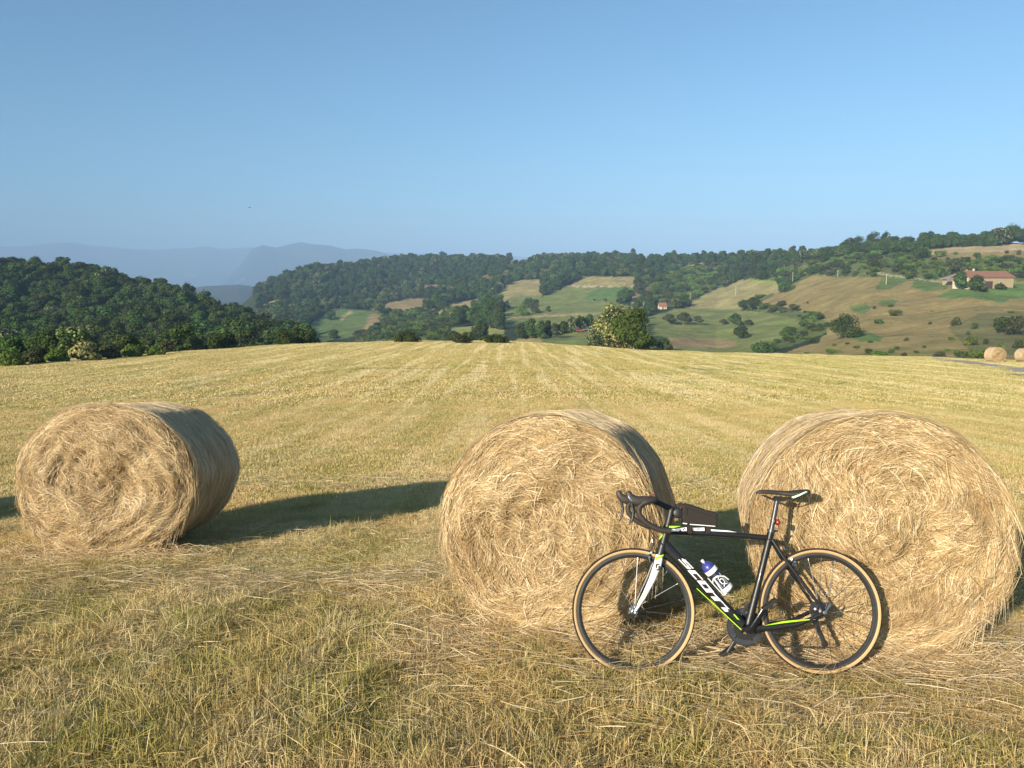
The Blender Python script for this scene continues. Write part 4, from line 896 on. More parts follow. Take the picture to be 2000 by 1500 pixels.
# loose straw left by the baler
def litter():
    rr = np.random.RandomState(9); C = []
    C.append(np.stack([rr.uniform(-4, 4, 3000), rr.uniform(2.4, 8, 3000)], 1))
    C.append(np.stack([rr.uniform(-4.5, .4, 2600), 5.75 + .12 * rr.normal(size=2600) + .25 * np.sin(np.linspace(0, 9, 2600))], 1))
    C.append(np.stack([rr.uniform(-6.5, 3, 2400), 11.5 + .5 * rr.normal(size=2400)], 1)); C.append(np.stack([rr.uniform(-.8, 3.4, 2400), 4.25 + .22 * rr.normal(size=2400)], 1))
    C.append(np.stack([rr.uniform(.2, 3.4, 1200), 3.7 + .3 * rr.normal(size=1200)], 1))
    P0 = np.concatenate(C); n = len(P0); k = 5; L = rr.uniform(.05, .30, n) * (1 + P0[:, 1] * .02); an = rr.normal(size=n) * .75 + np.where(rr.rand(n) < .5, 0, math.pi); z0 = height(P0[:, 0], P0[:, 1]) + rr.uniform(.015, .085, n); cv = rr.normal(size=n) * .25; tz = rr.normal(size=n) * .12
    P = np.zeros((n, k, 3))
    for s_ in range(k):
        t_ = s_ / (k - 1.) - .5; A = an + cv * t_; dy = np.sin(A) * L * t_
        P[:, s_] = np.stack([P0[:, 0] + np.cos(A) * L * t_, P0[:, 1] + dy, z0 - dy * ST / CT + tz * L * t_ - .1 * L * t_ * t_], -1)
    V, Fq = ribbons(P, rr.uniform(.0018, .0042, n) * (1 + np.maximum(P0[:, 1] - 6, 0) * .12), np.tile([[[0, 0, 1.]]], (n, k, 1)) + 0 * P, rr); me = npmesh('loose_straw', V, Fq); vattr(me, 'rnd', np.repeat(rr.beta(2, 1.3, n), 2 * k))
    o = link('loose_straw', me, mats=M_STRAW); tag(o, 'loose pale straw scattered on the mown grass', kind='stuff')
litter()

# ------------------------------------------------------------------ bicycle
LEAN = R(7.5); U3 = Vector((0, ST, CT)); F3 = Vector((0, CT, -ST)); X3 = Vector((1, 0, 0))
bz = U3 * math.cos(LEAN) + F3 * math.sin(LEAN); bx = -X3; by = bz.cross(bx)
BM = Matrix.Identity(4)
for i in range(3): BM[i][0] = bx[i]; BM[i][1] = by[i]; BM[i][2] = bz[i]
DB = GH * 1500 / 570.
BM.translation = cam2w(608 / 1500. * DB, -GH + .004, DB); BMI = BM.inverted(); CL = BMI @ Vector((0, 0, CZ))
def B(px, py, y=0.0):
    """bicycle-frame point on the plane y that stands at this place of the bicycle"""
    d = BMI.to_3x3() @ Vector(ray(px, py)); t_ = (y - CL.y) / d.y; p = CL + d * t_; return Vector((p.x, y, p.z))
bike = empty('road_bicycle'); bike.matrix_world = BM
tag(bike, 'black road bicycle with white and lime details and tan-walled tyres leaning on the hay', 'bicycle')
K_FR = plain('black_frame_paint', (.010, .010, .011), .42, coat=.15, var=.2); K_WH = plain('white_paint', (.80, .80, .78), .35, coat=.3, var=.03)
K_LI = plain('lime_paint', (.42, .72, .02), .4, coat=.3, var=.05); K_GR = plain('grey_paint', (.28, .30, .32), .4)
K_BK = plain('black_parts', (.020, .019, .018), .45, var=.3); K_TAPE = plain('bar_tape', (.030, .024, .020), .65, var=.3, scale=60); K_HOOD = plain('hood_rubber', (.040, .033, .028), .55, var=.2)
K_AL = plain('polished_alloy', (.62, .62, .62), .25, 1.0); K_STEEL = plain('dark_steel', (.16, .16, .17), .35, .9); K_RIM = plain('dark_rim', (.035, .034, .034), .35, .3); K_BRK = plain('brake_track', (.13, .12, .11), .4, .7)
K_TRD = plain('tyre_tread', (.030, .024, .021), .8, spec=.2); K_TAN = plain('tan_sidewall', (.52, .35, .17), .75, spec=.2, var=.08)
K_RED = plain('red_lens', (.26, .022, .015), .25); K_MINT = plain('mint_stripe', (.42, .62, .45), .5); K_CAR = plain('seatpost_carbon', (.07, .07, .075), .35, .4)
RA = Vector((0, 0, .3375)); FA = Vector((B(1238, 1202).x, 0, .3375)); BB = B(1460, 1227); BB.y = 0
ST_T = B(1503, 1050); SP_T = B(1518, 976); HT_T = B(1304, 1026); HT_B = B(1289, 1084); STM = B(1311, 994); CLP = B(1271, 975)
def stripe(parent, name, pts, y0, mat, t_=.0012, z3=False):
    mb = MB(); P = [B(a, b_, y0) for a, b_ in pts]; mb.prism(P, (0, t_, 0)); return mb.build(name, mat, parent, smooth=False)
# frame
def boxy(P, rads, seg=24, e=.72):
    """superelliptic tube between points"""
    P = [Vector(p) for p in P]; V = []; n = len(P)
    for i, p in enumerate(P):
        tn = (P[min(i + 1, n - 1)] - P[max(i - 1, 0)]).normalized(); u = Vector((0, 1, 0)); s_ = tn.cross(u); a_, b_ = rads[i]
        for k in range(seg):
            q = 2 * math.pi * k / seg; c_, d_ = math.cos(q), math.sin(q)
            V.append(p + s_ * (a_ * math.copysign(abs(c_) ** e, c_)) + u * (b_ * math.copysign(abs(d_) ** e, d_)))
    Fs = [(i * seg + k, i * seg + (k + 1) % seg, (i + 1) * seg + (k + 1) % seg, (i + 1) * seg + k) for i in range(n - 1) for k in range(seg)] + [tuple(range(seg))[::-1], tuple((n - 1) * seg + k for k in range(seg))]
    return V, Fs
mb = MB(); hd = (HT_T - HT_B).normalized()
mb.tube([HT_B - hd * .004, HT_B + hd * .02, HT_B.lerp(HT_T, .5), HT_T - hd * .02, HT_T], [.028, .0265, .0225, .022, .022], 20)
V, Fs = boxy([B(1296, 1062), B(1330, 1096), B(1400, 1168), BB + Vector((.03, 0, .02))], [(.031, .021), (.027, .0225), (.0265, .0245), (.027, .030)]); mb.add(V, Fs)
V, Fs = boxy([B(1303, 1037), B(1345, 1038), B(1430, 1044), ST_T + Vector((.0, 0, -.002))], [(.020, .020), (.0195, .0195), (.0160, .017), (.0145, .016)]); mb.add(V, Fs)
mb.tube([ST_T + (ST_T - BB).normalized() * .035, ST_T, ST_T.lerp(BB, .5), BB], [.0185, .0195, .0175, (.024, .019)], 20)
mb.lathe([(0, -.044), (.022, -.043), (.0235, -.03), (.0245, 0), (.0235, .03), (.022, .043), (0, .044)], BB, (0, 1, 0), 28)
frame = mb.build('frame', K_FR, bike)
for s_ in (1, -1):
    mb = MB(); mb.tube([ST_T + Vector((-.012, s_ * .010, -.01)), B(1530, 1092) + Vector((0, s_ * .032, 0)), B(1572, 1150) + Vector((0, s_ * .046, 0)), RA + Vector((.006, s_ * .060, .014))], [(.0115, .008), (.0095, .0075), (.0095, .008), (.008, .006)], 14)
    mb.build('seat_stay', K_FR, frame)
    mb = MB(); mb.tube([BB + Vector((-.02, s_ * .034, .004)), B(1500, 1224) + Vector((0, s_ * .040, 0)), B(1550, 1217) + Vector((0, s_ * .050, 0)), RA + Vector((.012, s_ * .062, -.006))], [(.020, .010), (.016, .008), (.013, .008), (.010, .006)], 14)
    cs = mb.build('chain_stay', K_FR, frame)
    mb = MB(); mb.lathe([(0, 0), (.017, 0), (.017, .005), (0, .005)], RA + Vector((0, s_ * .0665 - .0025, 0)), (0, 1, 0), 20); mb.build('dropout', K_FR, frame)
stripe(frame, 'lime_stripe', [(1489, 1222.5), (1530, 1213), (1572, 1209.5), (1594, 1209.5), (1572, 1212), (1530, 1217)], .0615, K_LI)
stripe(frame, 'lime_stripe', [(1361, 1148.5), (1448, 1229), (1447.5, 1231), (1360, 1149.5)], .0275, K_LI); stripe(frame, 'lime_stripe', [(1434, 1199), (1449, 1216), (1447, 1218), (1432, 1200)], .0275, K_LI)
stripe(frame, 'lime_stripe', [(1299, 1027), (1330, 1027.5), (1314, 1031.5), (1303, 1030)], .0200, K_LI)
stripe(frame, 'lime_chip', [(1293.3, 1041.5), (1294, 1047), (1288.5, 1053.5), (1287, 1052.8), (1290, 1047)], .0215, K_LI)
# writing on the down tube: S C O T T
def Z3(x, y): return (1320 + x / 9.371, 1060 + y / 9.375)
def letter(o, al, up, rects):
    for a0, a1, b0, b1 in rects:
        q = []
        for a_, b_ in ((a0, b0), (a1, b0), (a1, b1), (a0, b1)): q.append(Z3(o[0] + al[0] * a_ + up[0] * b_, o[1] + al[1] * a_ + up[1] * b_))
        LM.prism([B(u_, v_, .0225) for u_, v_ in q], (0, .0040, 0))
LM = MB()
letter((40, 305), (180, 185), (105, -22), [(.12, 1, .80, 1), (0, .36, .60, .80), (.10, 1, .42, .60), (.72, 1, .20, .42), (0, .92, 0, .20)])
letter((208, 503), (152, 167), (140, 4), [(0, 1, .80, 1), (0, .38, .20, .80), (0, 1, 0, .20)])
letter((380, 692), (178, 215), (145, 3), [(0, 1, .80, 1), (0, .30, .20, .80), (.68, 1, .20, .80), (0, 1, 0, .20)])
letter((578, 925), (182, 190), (130, 5), [(-.06, 1.0, .80, 1), (.30, .72, 0, .80)]); letter((768, 1128), (178, 182), (130, 5), [(-.02, 1, .80, 1), (.30, .72, 0, .80)])
LM.build('lettering', K_WH, frame, smooth=False)
def Z1(x, y): return (1200 + x / 9.09, 940 + y / 9.09)
for nm, mt, P in [('white_panel', K_WH, [(968, 872), (1000, 852), (1065, 845), (1085, 888), (1000, 894), (972, 888)]), ('grey_panel', K_GR, [(1067, 845), (1165, 832), (1178, 850), (1140, 886), (1087, 888)]),
                  ('white_panel', K_WH, [(1172, 832), (1282, 815), (1284, 880), (1200, 884), (1182, 866)]), ('white_panel', K_WH, [(1360, 830), (1596, 822), (1602, 880), (1440, 880), (1372, 862)]),
                  ('white_panel', K_WH, [(1700, 850), (1840, 862), (2000, 872), (2180, 905), (2000, 897), (1850, 890), (1704, 882)])]:
    stripe(frame, nm, [Z1(*q) for q in P], .0187, mt, .0022)
for P in ([(1380, 838), (1410, 832), (1400, 868), (1386, 864)], [(1455, 868), (1475, 868), (1520, 832), (1500, 832)], [(1205, 868), (1225, 872), (1262, 830), (1240, 832)]): stripe(frame, 'dark_mark', [Z1(*q) for q in P], .0212, K_FR, .001)
# fork
mb = MB(); mb.tube([HT_B + hd * .0, HT_B - hd * .03], [(.027, .027), (.026, .036)], 18); mb.box(HT_B - hd * .022, (.016, .045, .014))
fk = mb.build('fork', K_FR, bike)
def blade(s_, mat):
    def q(px_, py_, yy): p_ = B(px_, py_, yy); return Vector((p_.x, s_ * yy, p_.z))
    mb = MB(); mb.tube([q(1288.5, 1085, .036), q(1284, 1104, .046), q(1274, 1131, .050), q(1257, 1166, .053), Vector((FA.x + .001, s_ * .053, FA.z + .006))],
                [(.021, .010), (.0215, .012), (.018, .011), (.0125, .009), (.007, .006)], 18); return mb.build('fork_blade', mat, fk)
bl = blade(1, K_WH); blade(-1, K_FR)
def Z4(x, y): return (1240 + x / 9.375, 1060 + y / 9.375)
stripe(fk, 'lime_chip', [Z4(*q) for q in [(368, 275), (400, 250), (525, 215), (520, 238), (440, 285), (376, 335)]], .054, K_LI); stripe(fk, 'lime_chip', [Z4(*q) for q in [(60, 1070), (85, 1030), (175, 860), (180, 880), (100, 1070), (80, 1100)]], .0535, K_LI)
for P in ([(376, 440), (378, 400), (395, 386), (447, 384), (440, 402), (412, 408), (398, 432), (410, 474), (388, 462)], [(432, 418), (456, 428), (458, 470), (442, 500), (402, 510), (384, 504), (386, 490), (418, 486), (434, 466), (428, 436)]):
    stripe(fk, 'emblem', [Z4(*q) for q in P], .0590, K_BK, .0022)
# wheels
def wheel(c, nsp, nm, rearw):
    wroot = empty('wheel'); wroot.parent = bike; wroot.location = c; O = Vector((0, 0, 0)); Y = (0, 1, 0)
    mb = MB(); pr = []; 
    for k in range(20):
        q = 2 * math.pi * k / 20; pr.append((.3245 + .0130 * math.cos(q), .0130 * math.sin(q)))
    mb.lathe(pr, O, Y, 96, closed=True); n = 96
    me_i = []
    for k in range(20):
        q = (k + .5) * 2 * math.pi / 20; me_i += [0 if math.cos(q) > .22 else 1] * n
    mb.mi = me_i; mb.build('tyre', [K_TRD, K_TAN], wroot)
    mb = MB(); mb.lathe([(.3125, -.0095), (.3125, .0095), (.3010, .0100), (.2985, .0097), (.2890, .0065), (.2850, .0), (.2890, -.0065), (.2985, -.0097), (.3010, -.0100)], O, Y, 96, closed=True)
    mb.mi = [1 if k in (1, 8) else 0 for k in range(9) for _ in range(96)]
    mb.mi = [1 if (i // 96) in (1, 8) else 0 for i in range(len(mb.f))]; mb.build('rim', [K_RIM, K_BRK], wroot)
    hw = .036; mb = MB(); mb.lathe([(0, -hw - .014), (.009, -hw - .014), (.010, -hw - .004), (.021, -hw), (.021, -hw + .004), (.012, -hw + .010), (.011, 0), (.012, hw - .010), (.021, hw - .004), (.021, hw), (.010, hw + .004), (.009, hw + .014), (0, hw + .014)], O, Y, 28); mb.build('hub', K_STEEL, wroot)
    mb = MB(); mb.tube([(0, -.066, 0), (0, .072, 0)], .0035, 8); mb.box((-.012 if rearw else .02, .074, .024), (.004, .0035, .030), rot=Matrix.Rotation(R(-35), 3, 'Y')); mb.lathe([(0, .066), (.010, .066), (.011, .073), (0, .076)], O, Y, 16); mb.build('quick_release', K_AL, wroot)
    for i in range(nsp):
        a_ = 2 * math.pi * (i + .3) / nsp; sd_ = 1 if i % 2 else -1; off = (.55 if (i // 2) % 2 else -.55) if (rearw or False) else 0.12 * (1 if (i // 2) % 2 else -1)
        p0 = Vector((math.cos(a_ + off) * .020, sd_ * .036, math.sin(a_ + off) * .020)); p1 = Vector((math.cos(a_) * .286, sd_ * .002, math.sin(a_) * .286))
        mb = MB(); mb.tube([p0, p1], (.0016), 5, cap=False); mb.tube([p0.lerp(p1, .955), p1], .0021, 5, m=1); mb.build('spoke', [K_STEEL, K_AL], wroot)
    mb = MB(); a_ = 1.1; e = Vector((math.cos(a_), 0, math.sin(a_))); mb.tube([e * .286, e * .250], .0028, 8); mb.build('valve', K_AL, wroot)
    return wroot
wheel(RA, 24, 'rear', True); wheel(FA, 20, 'front', False)
# seatpost, light, saddle
sdv = (ST_T - BB).normalized(); mb = MB(); mb.tube([ST_T + sdv * .036, SP_T - sdv * .012, SP_T], .0140, 18); mb.lathe([(.0185, 0), (.0225, 0), (.0225, .014), (.0185, .014)], ST_T + sdv * .030, sdv, 20, closed=True); mb.box(ST_T + sdv * .037 + Vector((-.028, 0, 0)), (.008, .008, .006)); sp = mb.build('seatpost', K_CAR, bike)
mb = MB(); mb.box(SP_T + Vector((0, 0, .004)), (.020, .022, .009)); mb.box(SP_T + Vector((-.004, 0, .015)), (.016, .025, .005)); mb.build('seat_clamp', K_BK, sp, smooth=False)
lp = B(1519.5, 1020); mb = MB(); mb.lathe([(0, -.012), (.013, -.012), (.0175, -.006), (.018, .003), (.012, .010), (0, .012)], lp + Vector((.002, .004, 0)), (-1, 0, -.1), 20); rl = mb.build('rear_light', K_RED, bike); mb = MB(); mb.lathe([(.0145, -.006), (.017, -.006), (.017, .006), (.0145, .006)], lp + Vector((.022, 0, .004)), sdv, 18, closed=True); mb.build('light_strap', K_BK, rl)
def saddle():
    x0, x1 = B(1477, 965).x, B(1577, 965).x; L = x0 - x1; zt = B(1520, 959).z; V = []; ns, nc = 26, 18
    for i in range(ns):
        t_ = i / (ns - 1.); x_ = x0 - L * t_; hwid = np.interp(t_, [0, .04, .12, .45, .62, .80, .93, 1.0], [.006, .015, .019, .024, .040, .066, .070, .052]); zc_ = zt + np.interp(t_, [0, .08, .3, .6, .85, 1.0], [-.010, .001, .000, -.006, .002, .004]) ; dp = np.interp(t_, [0, .1, .4, .7, .9, 1], [.012, .026, .030, .036, .040, .018])
        for k in range(nc):
            q = 2 * math.pi * k / nc; c_, s_ = math.cos(q), math.sin(q)
            V.append((x_, hwid * math.copysign(abs(c_) ** .8, c_), zc_ + (0.006 * s_ if s_ > 0 else dp * s_ * (.55 + .45 * abs(c_) ** 1.5)) - .012 * (abs(c_) ** 3) * t_))
    mb = MB(); mb.add(V, [(i * nc + k, i * nc + (k + 1) % nc, (i + 1) * nc + (k + 1) % nc, (i + 1) * nc + k) for i in range(ns - 1) for k in range(nc)] + [tuple(range(nc)), tuple((ns - 1) * nc + k for k in range(nc))[::-1]])
    s = mb.build('saddle', K_TAPE, bike)
    mb = MB()
    for sd_ in (1, -1):
        mb.tube([(x0 - .035, sd_ * .012, zt - .022), (x0 - .09, sd_ * .020, zt - .046), (x0 - .13, sd_ * .022, zt - .050), (x0 - .18, sd_ * .022, zt - .048), (x1 + .045, sd_ * .040, zt - .024)], .0036, 8)
    mb.build('saddle_rails', K_STEEL, s)
    P = [B(*q, .0705) for q in [(1548.5, 971), (1561, 965.5), (1573, 959.5), (1577.5, 960.5), (1563, 968.5), (1552, 973.5)]]
    V = []; 
    for p in P:
        t_ = (x0 - p.x) / L; V.append(Vector((p.x, np.interp(t_, [.6, .80, .93, 1.0], [.040, .0675, .0712, .0540]) + .0012, p.z)))
    mb = MB(); mb.prism(V, (0, .0016, 0)); mb.build('saddle_stripe', K_MINT, s, smooth=False)
saddle()
# stem, bars, hoods, levers
mb = MB(); mb.tube([HT_T - hd * .002, HT_T + hd * .030, STM + hd * .014], [.0195, .0175, .0175], 18); mb.tube([STM, STM.lerp(CLP, .5), CLP], [.0175, .0155, .0165], 16); mb.tube([CLP + Vector((0, -.024, 0)), CLP + Vector((0, .024, 0))], .0205, 18, up=(0, 0, 1)); stem = mb.build('stem', K_BK, bike)
mb = MB(); mb.box(CLP + Vector((.001, .02, .0215)), (.022, .010, .0012), rot=Matrix.Rotation(R(20), 3, 'Y')); mb.build('red_label', K_RED, stem, smooth=False)
HY = .192
def bars(s_):
    def b(px, py, y): q = B(px, py, HY); return Vector((q.x, s_ * y, q.z))
    C0 = CLP
    return [C0 + Vector((0, s_ * .0, 0)), C0 + Vector((0, s_ * .10, .002)), C0 + Vector((.002, s_ * .165, .002)), C0 + Vector((.018, s_ * .192, .000)), b(1262, 980, .203), b(1252, 986, HY), b(1247.5, 996, HY), b(1250, 1007, HY), b(1261, 1020, HY), b(1277, 1030, HY), b(1292, 1035.5, HY), b(1308, 1037, HY)]
mb = MB()
for s_ in (1, -1):
    P = bars(s_); Q = []
    for i in range(len(P) - 1):
        p_1, p0, p1, p2 = P[max(i - 1, 0)], P[i], P[i + 1], P[min(i + 2, len(P) - 1)]
        for k in range(5):
            t_ = k / 5.; Q.append(.5 * ((2 * p0) + (p1 - p_1) * t_ + (2 * p_1 - 5 * p0 + 4 * p1 - p2) * t_ ** 2 + (3 * p0 - p_1 - 3 * p1 + p2) * t_ ** 3))
    Q.append(P[-1]); mb.tube(Q, [.0150 + .0004 * (i % 2) for i in range(len(Q))], 14, up=(0, .2, 1))
hb_ = mb.build('handlebar', K_TAPE, bike)
for s_ in (1, -1):
    def b(px, py, dy=0.): q = B(px, py, HY); return Vector((q.x, s_ * (HY + dy), q.z))
    mb = MB(); mb.tube([b(1266, 976), b(1256, 978), b(1245, 978.5), b(1235, 975), b(1230.5, 970), b(1227.5, 963), b(1226, 959)], [(.018, .016), (.024, .019), (.027, .020), (.025, .019), (.020, .017), (.0165, .0155), (.008, .008)], 16, up=(0, 1, 0)); hdm = mb.build('brake_hood', K_HOOD, hb_)
    mb = MB(); mb.tube([b(1231, 974), b(1234, 984), b(1237, 999), b(1235, 1012), b(1229, 1026)], [(.012, .010), (.009, .008), (.008, .009), (.007, .010), (.003, .006)], 12); mb.build('brake_lever', K_BK, hb_)
    mb = MB(); mb.tube([b(1234, 979), b(1230, 974), b(1227, 969)], [(.004, .004), (.0085, .004), (.004, .003)], 10); mb.build('lever_badge', K_AL, hb_).location = (0, s_ * .015, 0)
    mb = MB(); mb.lathe([(0, 0), (.016, 0), (.016, .006), (0, .008)], b(1308, 1037), (-1, 0, 0), 16); mb.build('bar_plug', K_BK, hb_)
# cables
def cable(P, r_=.0024):
    Q = []; n = len(P)
    for i in range(n - 1):
        p_1, p0, p1, p2 = P[max(i - 1, 0)], P[i], P[i + 1], P[min(i + 2, n - 1)]
        for k in range(6):
            t_ = k / 6.; Q.append(.5 * ((2 * p0) + (p1 - p_1) * t_ + (2 * p_1 - 5 * p0 + 4 * p1 - p2) * t_ ** 2 + (3 * p0 - p_1 - 3 * p1 + p2) * t_ ** 3))
    Q.append(P[-1]); mb = MB(); mb.tube(Q, r_, 7); mb.build('brake_cable', K_BK, bike)
cable([B(1258, 988, .18), B(1264, 1015, .12), B(1272, 1038, .06), B(1284, 1054, .035), B(1296, 1066, .024)])
cable([B(1262, 985, -.12), B(1268, 1010, -.08), B(1276, 1040, -.02), B(1274, 1062, 0), B(1271, 1078, .004)])
cable([B(1345, 1046, .012), B(1420, 1052, .012), B(1495, 1056, .016)], .0012)
cable([B(1500, 1054, .02), B(1514, 1053, .012), B(1524, 1060, .004), B(1532, 1074, 0)])
# rim brakes
def caliper(P):
    mb = MB(); mb.tube([B(*P[0], .0), B(*P[1], .020), B(*P[2], .022)], [(.008, .006), (.008, .006), (.006, .005)], 10); mb.tube([B(*P[0], .0), B(*P[1], -.020), B(*P[2], -.022)], [(.008, .006), (.008, .006), (.006, .005)], 10)
    mb.tube([B(*P[0], -.008), B(*P[0], .03)], .006, 10, up=(0, 0, 1), m=1); mb.tube([B(*P[3], .0), B(*P[0], .0)], .0045, 8); mb.box(B(*P[2], .016), (.020, .005, .0055), rot=Matrix.Rotation(R(P[4]), 3, 'Y')); mb.lathe([(0, 0), (.006, 0), (.006, .006), (0, .006)], B(*P[1], .024), (0, 1, 0), 12, m=1)
    mb.build('brake_caliper', [K_BK, K_AL], bike)
caliper([(1272, 1079), (1268, 1088), (1270, 1098), (1274, 1063), 10]); caliper([(1546, 1092), (1552, 1097), (1548, 1105), (1533, 1075), -35])
mb = MB(); mb.tube([B(1274.5, 1060, .004), B(1274, 1053, .004)], .0045, 8); mb.tube([B(1533, 1074, .002), B(1529, 1067, .002)], .0045, 8); mb.build('barrel_adjuster', K_AL, bike)
# drivetrain
def ring(c, r_, teeth, y_, mat, name, parent, th=.0022):
    mb = MB(); n = teeth * 2; pr = []
    V = []; 
    for yy in (y_ - th / 2, y_ + th / 2):
        for k in range(n): a_ = 2 * math.pi * k / n; q = r_ if k % 2 else r_ - .006; V.append((c.x + math.cos(a_) * q, yy, c.z + math.sin(a_) * q))
        for k in range(n): a_ = 2 * math.pi * k / n; q = r_ - (.020 if r_ < .06 else .034); V.append((c.x + math.cos(a_) * q, yy, c.z + math.sin(a_) * q))
    Fs = []
    for k in range(n):
        j = (k + 1) % n; Fs += [(k, j, n + j, n + k), (2 * n + k, 3 * n + k, 3 * n + j, 2 * n + j), (k, 2 * n + k, 2 * n + j, j), (n + k, n + j, 3 * n + j, 3 * n + k)]
    mb.add(V, Fs); o = mb.build(name, mat, parent, smooth=False); return o
crk = empty('crankset'); crk.parent = bike
ring(BB, .1020, 50, -.046, K_STEEL, 'chainring', crk); ring(BB, .072, 34, -.039, K_BK, 'inner_chainring', crk)
mb = MB()
for k in range(5):
    a_ = k * 2 * math.pi / 5 + .5; mb.tube([BB + Vector((0, -.048, 0)), BB + Vector((math.cos(a_) * .083, -.046, math.sin(a_) * .083))], [(.014, .004), (.008, .003)], 8)
mb.lathe([(0, -.02), (.02, -.02), (.02, -.064), (0, -.064)], BB, (0, 1, 0), 20); mb.build('spider', K_BK, crk)
cd = (B(1497, 1180, .06) - Vector((BB.x, .06, BB.z))); cd.y = 0; cd = cd.normalized() * .170
for s_ in (1, -1):
    e = BB + cd * s_; ya = s_ * .062; mb = MB(); mb.tube([(BB.x, s_ * .050, BB.z), (BB.x + cd.x * .08 * s_, s_ * .060, BB.z + cd.z * .08 * s_), (e.x, s_ * .068, e.z)], [(.018, .008), (.015, .0075), (.012, .0065)], 14); mb.lathe([(0, 0), (.019, 0), (.019, .008), (0, .010)], (BB.x, s_ * .050 - (.0 if s_ > 0 else .008), BB.z), (0, 1, 0), 20); mb.build('crank_arm', K_BK if s_ < 0 else plain('glossy_crank', (.05, .05, .055), .18, .8), crk)
    mb = MB(); p = Vector((e.x, s_ * .100, e.z)); mb.tube([(e.x, s_ * .070, e.z), (e.x, s_ * .112, e.z)], .007, 10, up=(0, 0, 1)); rt_ = Matrix.Rotation(R(38), 3, 'Y'); mb.box(p, (.036, .026, .0075), rot=rt_); mb.box(p + rt_ @ Vector((.034, 0, .005)), (.012, .020, .006), rot=rt_); mb.box(p + rt_ @ Vector((-.036, 0, -.004)), (.010, .024, .010), rot=rt_); mb.build('pedal', K_BK, crk, smooth=False, bevel=.002)
for k, (r_, tt) in enumerate([(.052, 25), (.046, 22), (.041, 19), (.036, 17), (.031, 15), (.026, 12)]): ring(RA, r_, tt, -.030 - k * .0042, K_STEEL, 'sprocket', bike, .0018)
jw = [RA + Vector((.012, -.047, -.062)), B(1611, 1258, -.047)]; 
mb = MB(); mb.tube([RA + Vector((-.01, -.058, -.02)), jw[0] + Vector((-.012, -.004, .012)), jw[0]], [(.010, .007), (.013, .010), (.010, .006)], 10); mb.tube([jw[0] + Vector((0, -.006, 0)), jw[1] + Vector((0, -.006, 0))], [(.012, .0015), (.012, .0015)], 10); mb.tube([jw[0] + Vector((0, .006, 0)), jw[1] + Vector((0, .006, 0))], [(.010, .0015), (.012, .0015)], 10); rd = mb.build('rear_derailleur', K_BK, bike)
for j_ in jw: ring(j_, .022, 11, -.047, K_BK, 'jockey_wheel', rd, .005)
mb = MB(); top = [BB + Vector((.0, -.043, .0995)), RA + Vector((.0, -.043, .036))]; low = [BB + Vector((.0, -.043, -.0995)), jw[1] + Vector((0, 0.004, -.022))]
arc = [BB + Vector((math.cos(a_) * .100, -.043, math.sin(a_) * .100)) for a_ in np.linspace(math.pi / 2, -math.pi / 2, 18)]
mb.tube([top[1]] + arc + [low[1]], (.0030), 6, up=(0, 1, 0)); mb.build('chain', K_STEEL, bike)
mb = MB(); mb.box(BB + Vector((-.028, -.040, .112)), (.028, .006, .014), rot=Matrix.Rotation(R(28), 3, 'Y')); mb.tube([BB + Vector((-.038, -.01, .13)), BB + Vector((-.03, -.035, .118))], .006, 8); mb.build('front_derailleur', K_STEEL, bike)
# bottle cage (white wire-like straps), bottle, bag
dn = (BB - B(1298, 1065)); dn.y = 0; dn.normalize(); up_ = Vector((0, 1, 0)).cross(dn); up_ = up_ if up_.z > 0 else -up_
b0 = B(1423, 1152); b1 = B(1376, 1100); axb = (b1 - b0).normalized()
nrm_b = Vector((0, 1, 0)).cross(axb); nrm_b = nrm_b if nrm_b.z > 0 else -nrm_b
mb = MB()
for s_ in (1, -1):
    mb.tube([b0 + axb * .085 - nrm_b * .040, b0 + axb * .105 - nrm_b * .026 + Vector((0, s_ * .030, 0)), b0 + axb * .104 + Vector((0, s_ * .0395, 0)), b0 + axb * .078 + nrm_b * .028 + Vector((0, s_ * .029, 0)), b0 + axb * .045 + nrm_b * .036 + Vector((0, s_ * .018, 0))], [.0042] * 5, 8)
    mb.tube([b0 + axb * .104 - nrm_b * .022 + Vector((0, s_ * .032, 0)), b0 + axb * .06 - nrm_b * .028 + Vector((0, s_ * .029, 0)), b0 + axb * .0 - nrm_b * .034 + Vector((0, s_ * .018, 0)), b0 - axb * .006], [.0048] * 4, 8)
mb.tube([b0 + axb * .12 - nrm_b * .041, b0 - nrm_b * .041, b0 - axb * .006 - nrm_b * .03], [(.004, .010)] * 3, 8)
mb.build('bottle_cage', K_WH, bike)
BT = empty('water_bottle'); BT.matrix_world = BM @ Matrix.Translation(b0)
K_NAVY = plain('navy_plastic', (.018, .022, .045), .35); K_BLUE = plain('blue_plastic', (.045, .05, .25), .35); K_BW = plain('milky_plastic', (.72, .72, .74), .4)
mb = MB(); mb.lathe([(0, .0), (.028, .0), (.034, .006), (.0358, .02), (.0358, .030)], (0, 0, 0), axb, 32); mb.build('bottle_base', K_BW, BT)
mb = MB(); mb.lathe([(.0360, .030), (.0360, .112), (.0335, .120), (.0335, .126)], (0, 0, 0), axb, 32); bd = mb.build('bottle_body', K_NAVY, BT)
mb = MB(); mb.lathe([(.034, .1265), (.0368, .128), (.0368, .150), (.035, .153)], (0, 0, 0), axb, 32); mb.build('white_collar', K_BW, BT)
mb = MB(); mb.lathe([(.0355, .1535), (.0358, .160), (.031, .178), (.020, .190), (.012, .193), (.010, .198)], (0, 0, 0), axb, 32); mb.build('cap', K_BLUE, BT)
mb = MB(); mb.lathe([(.0085, .1985), (.0085, .206), (.0095, .209), (.0095, .214), (0, .216)], (0, 0, 0), axb, 20); mb.build('nozzle', K_BW, BT)
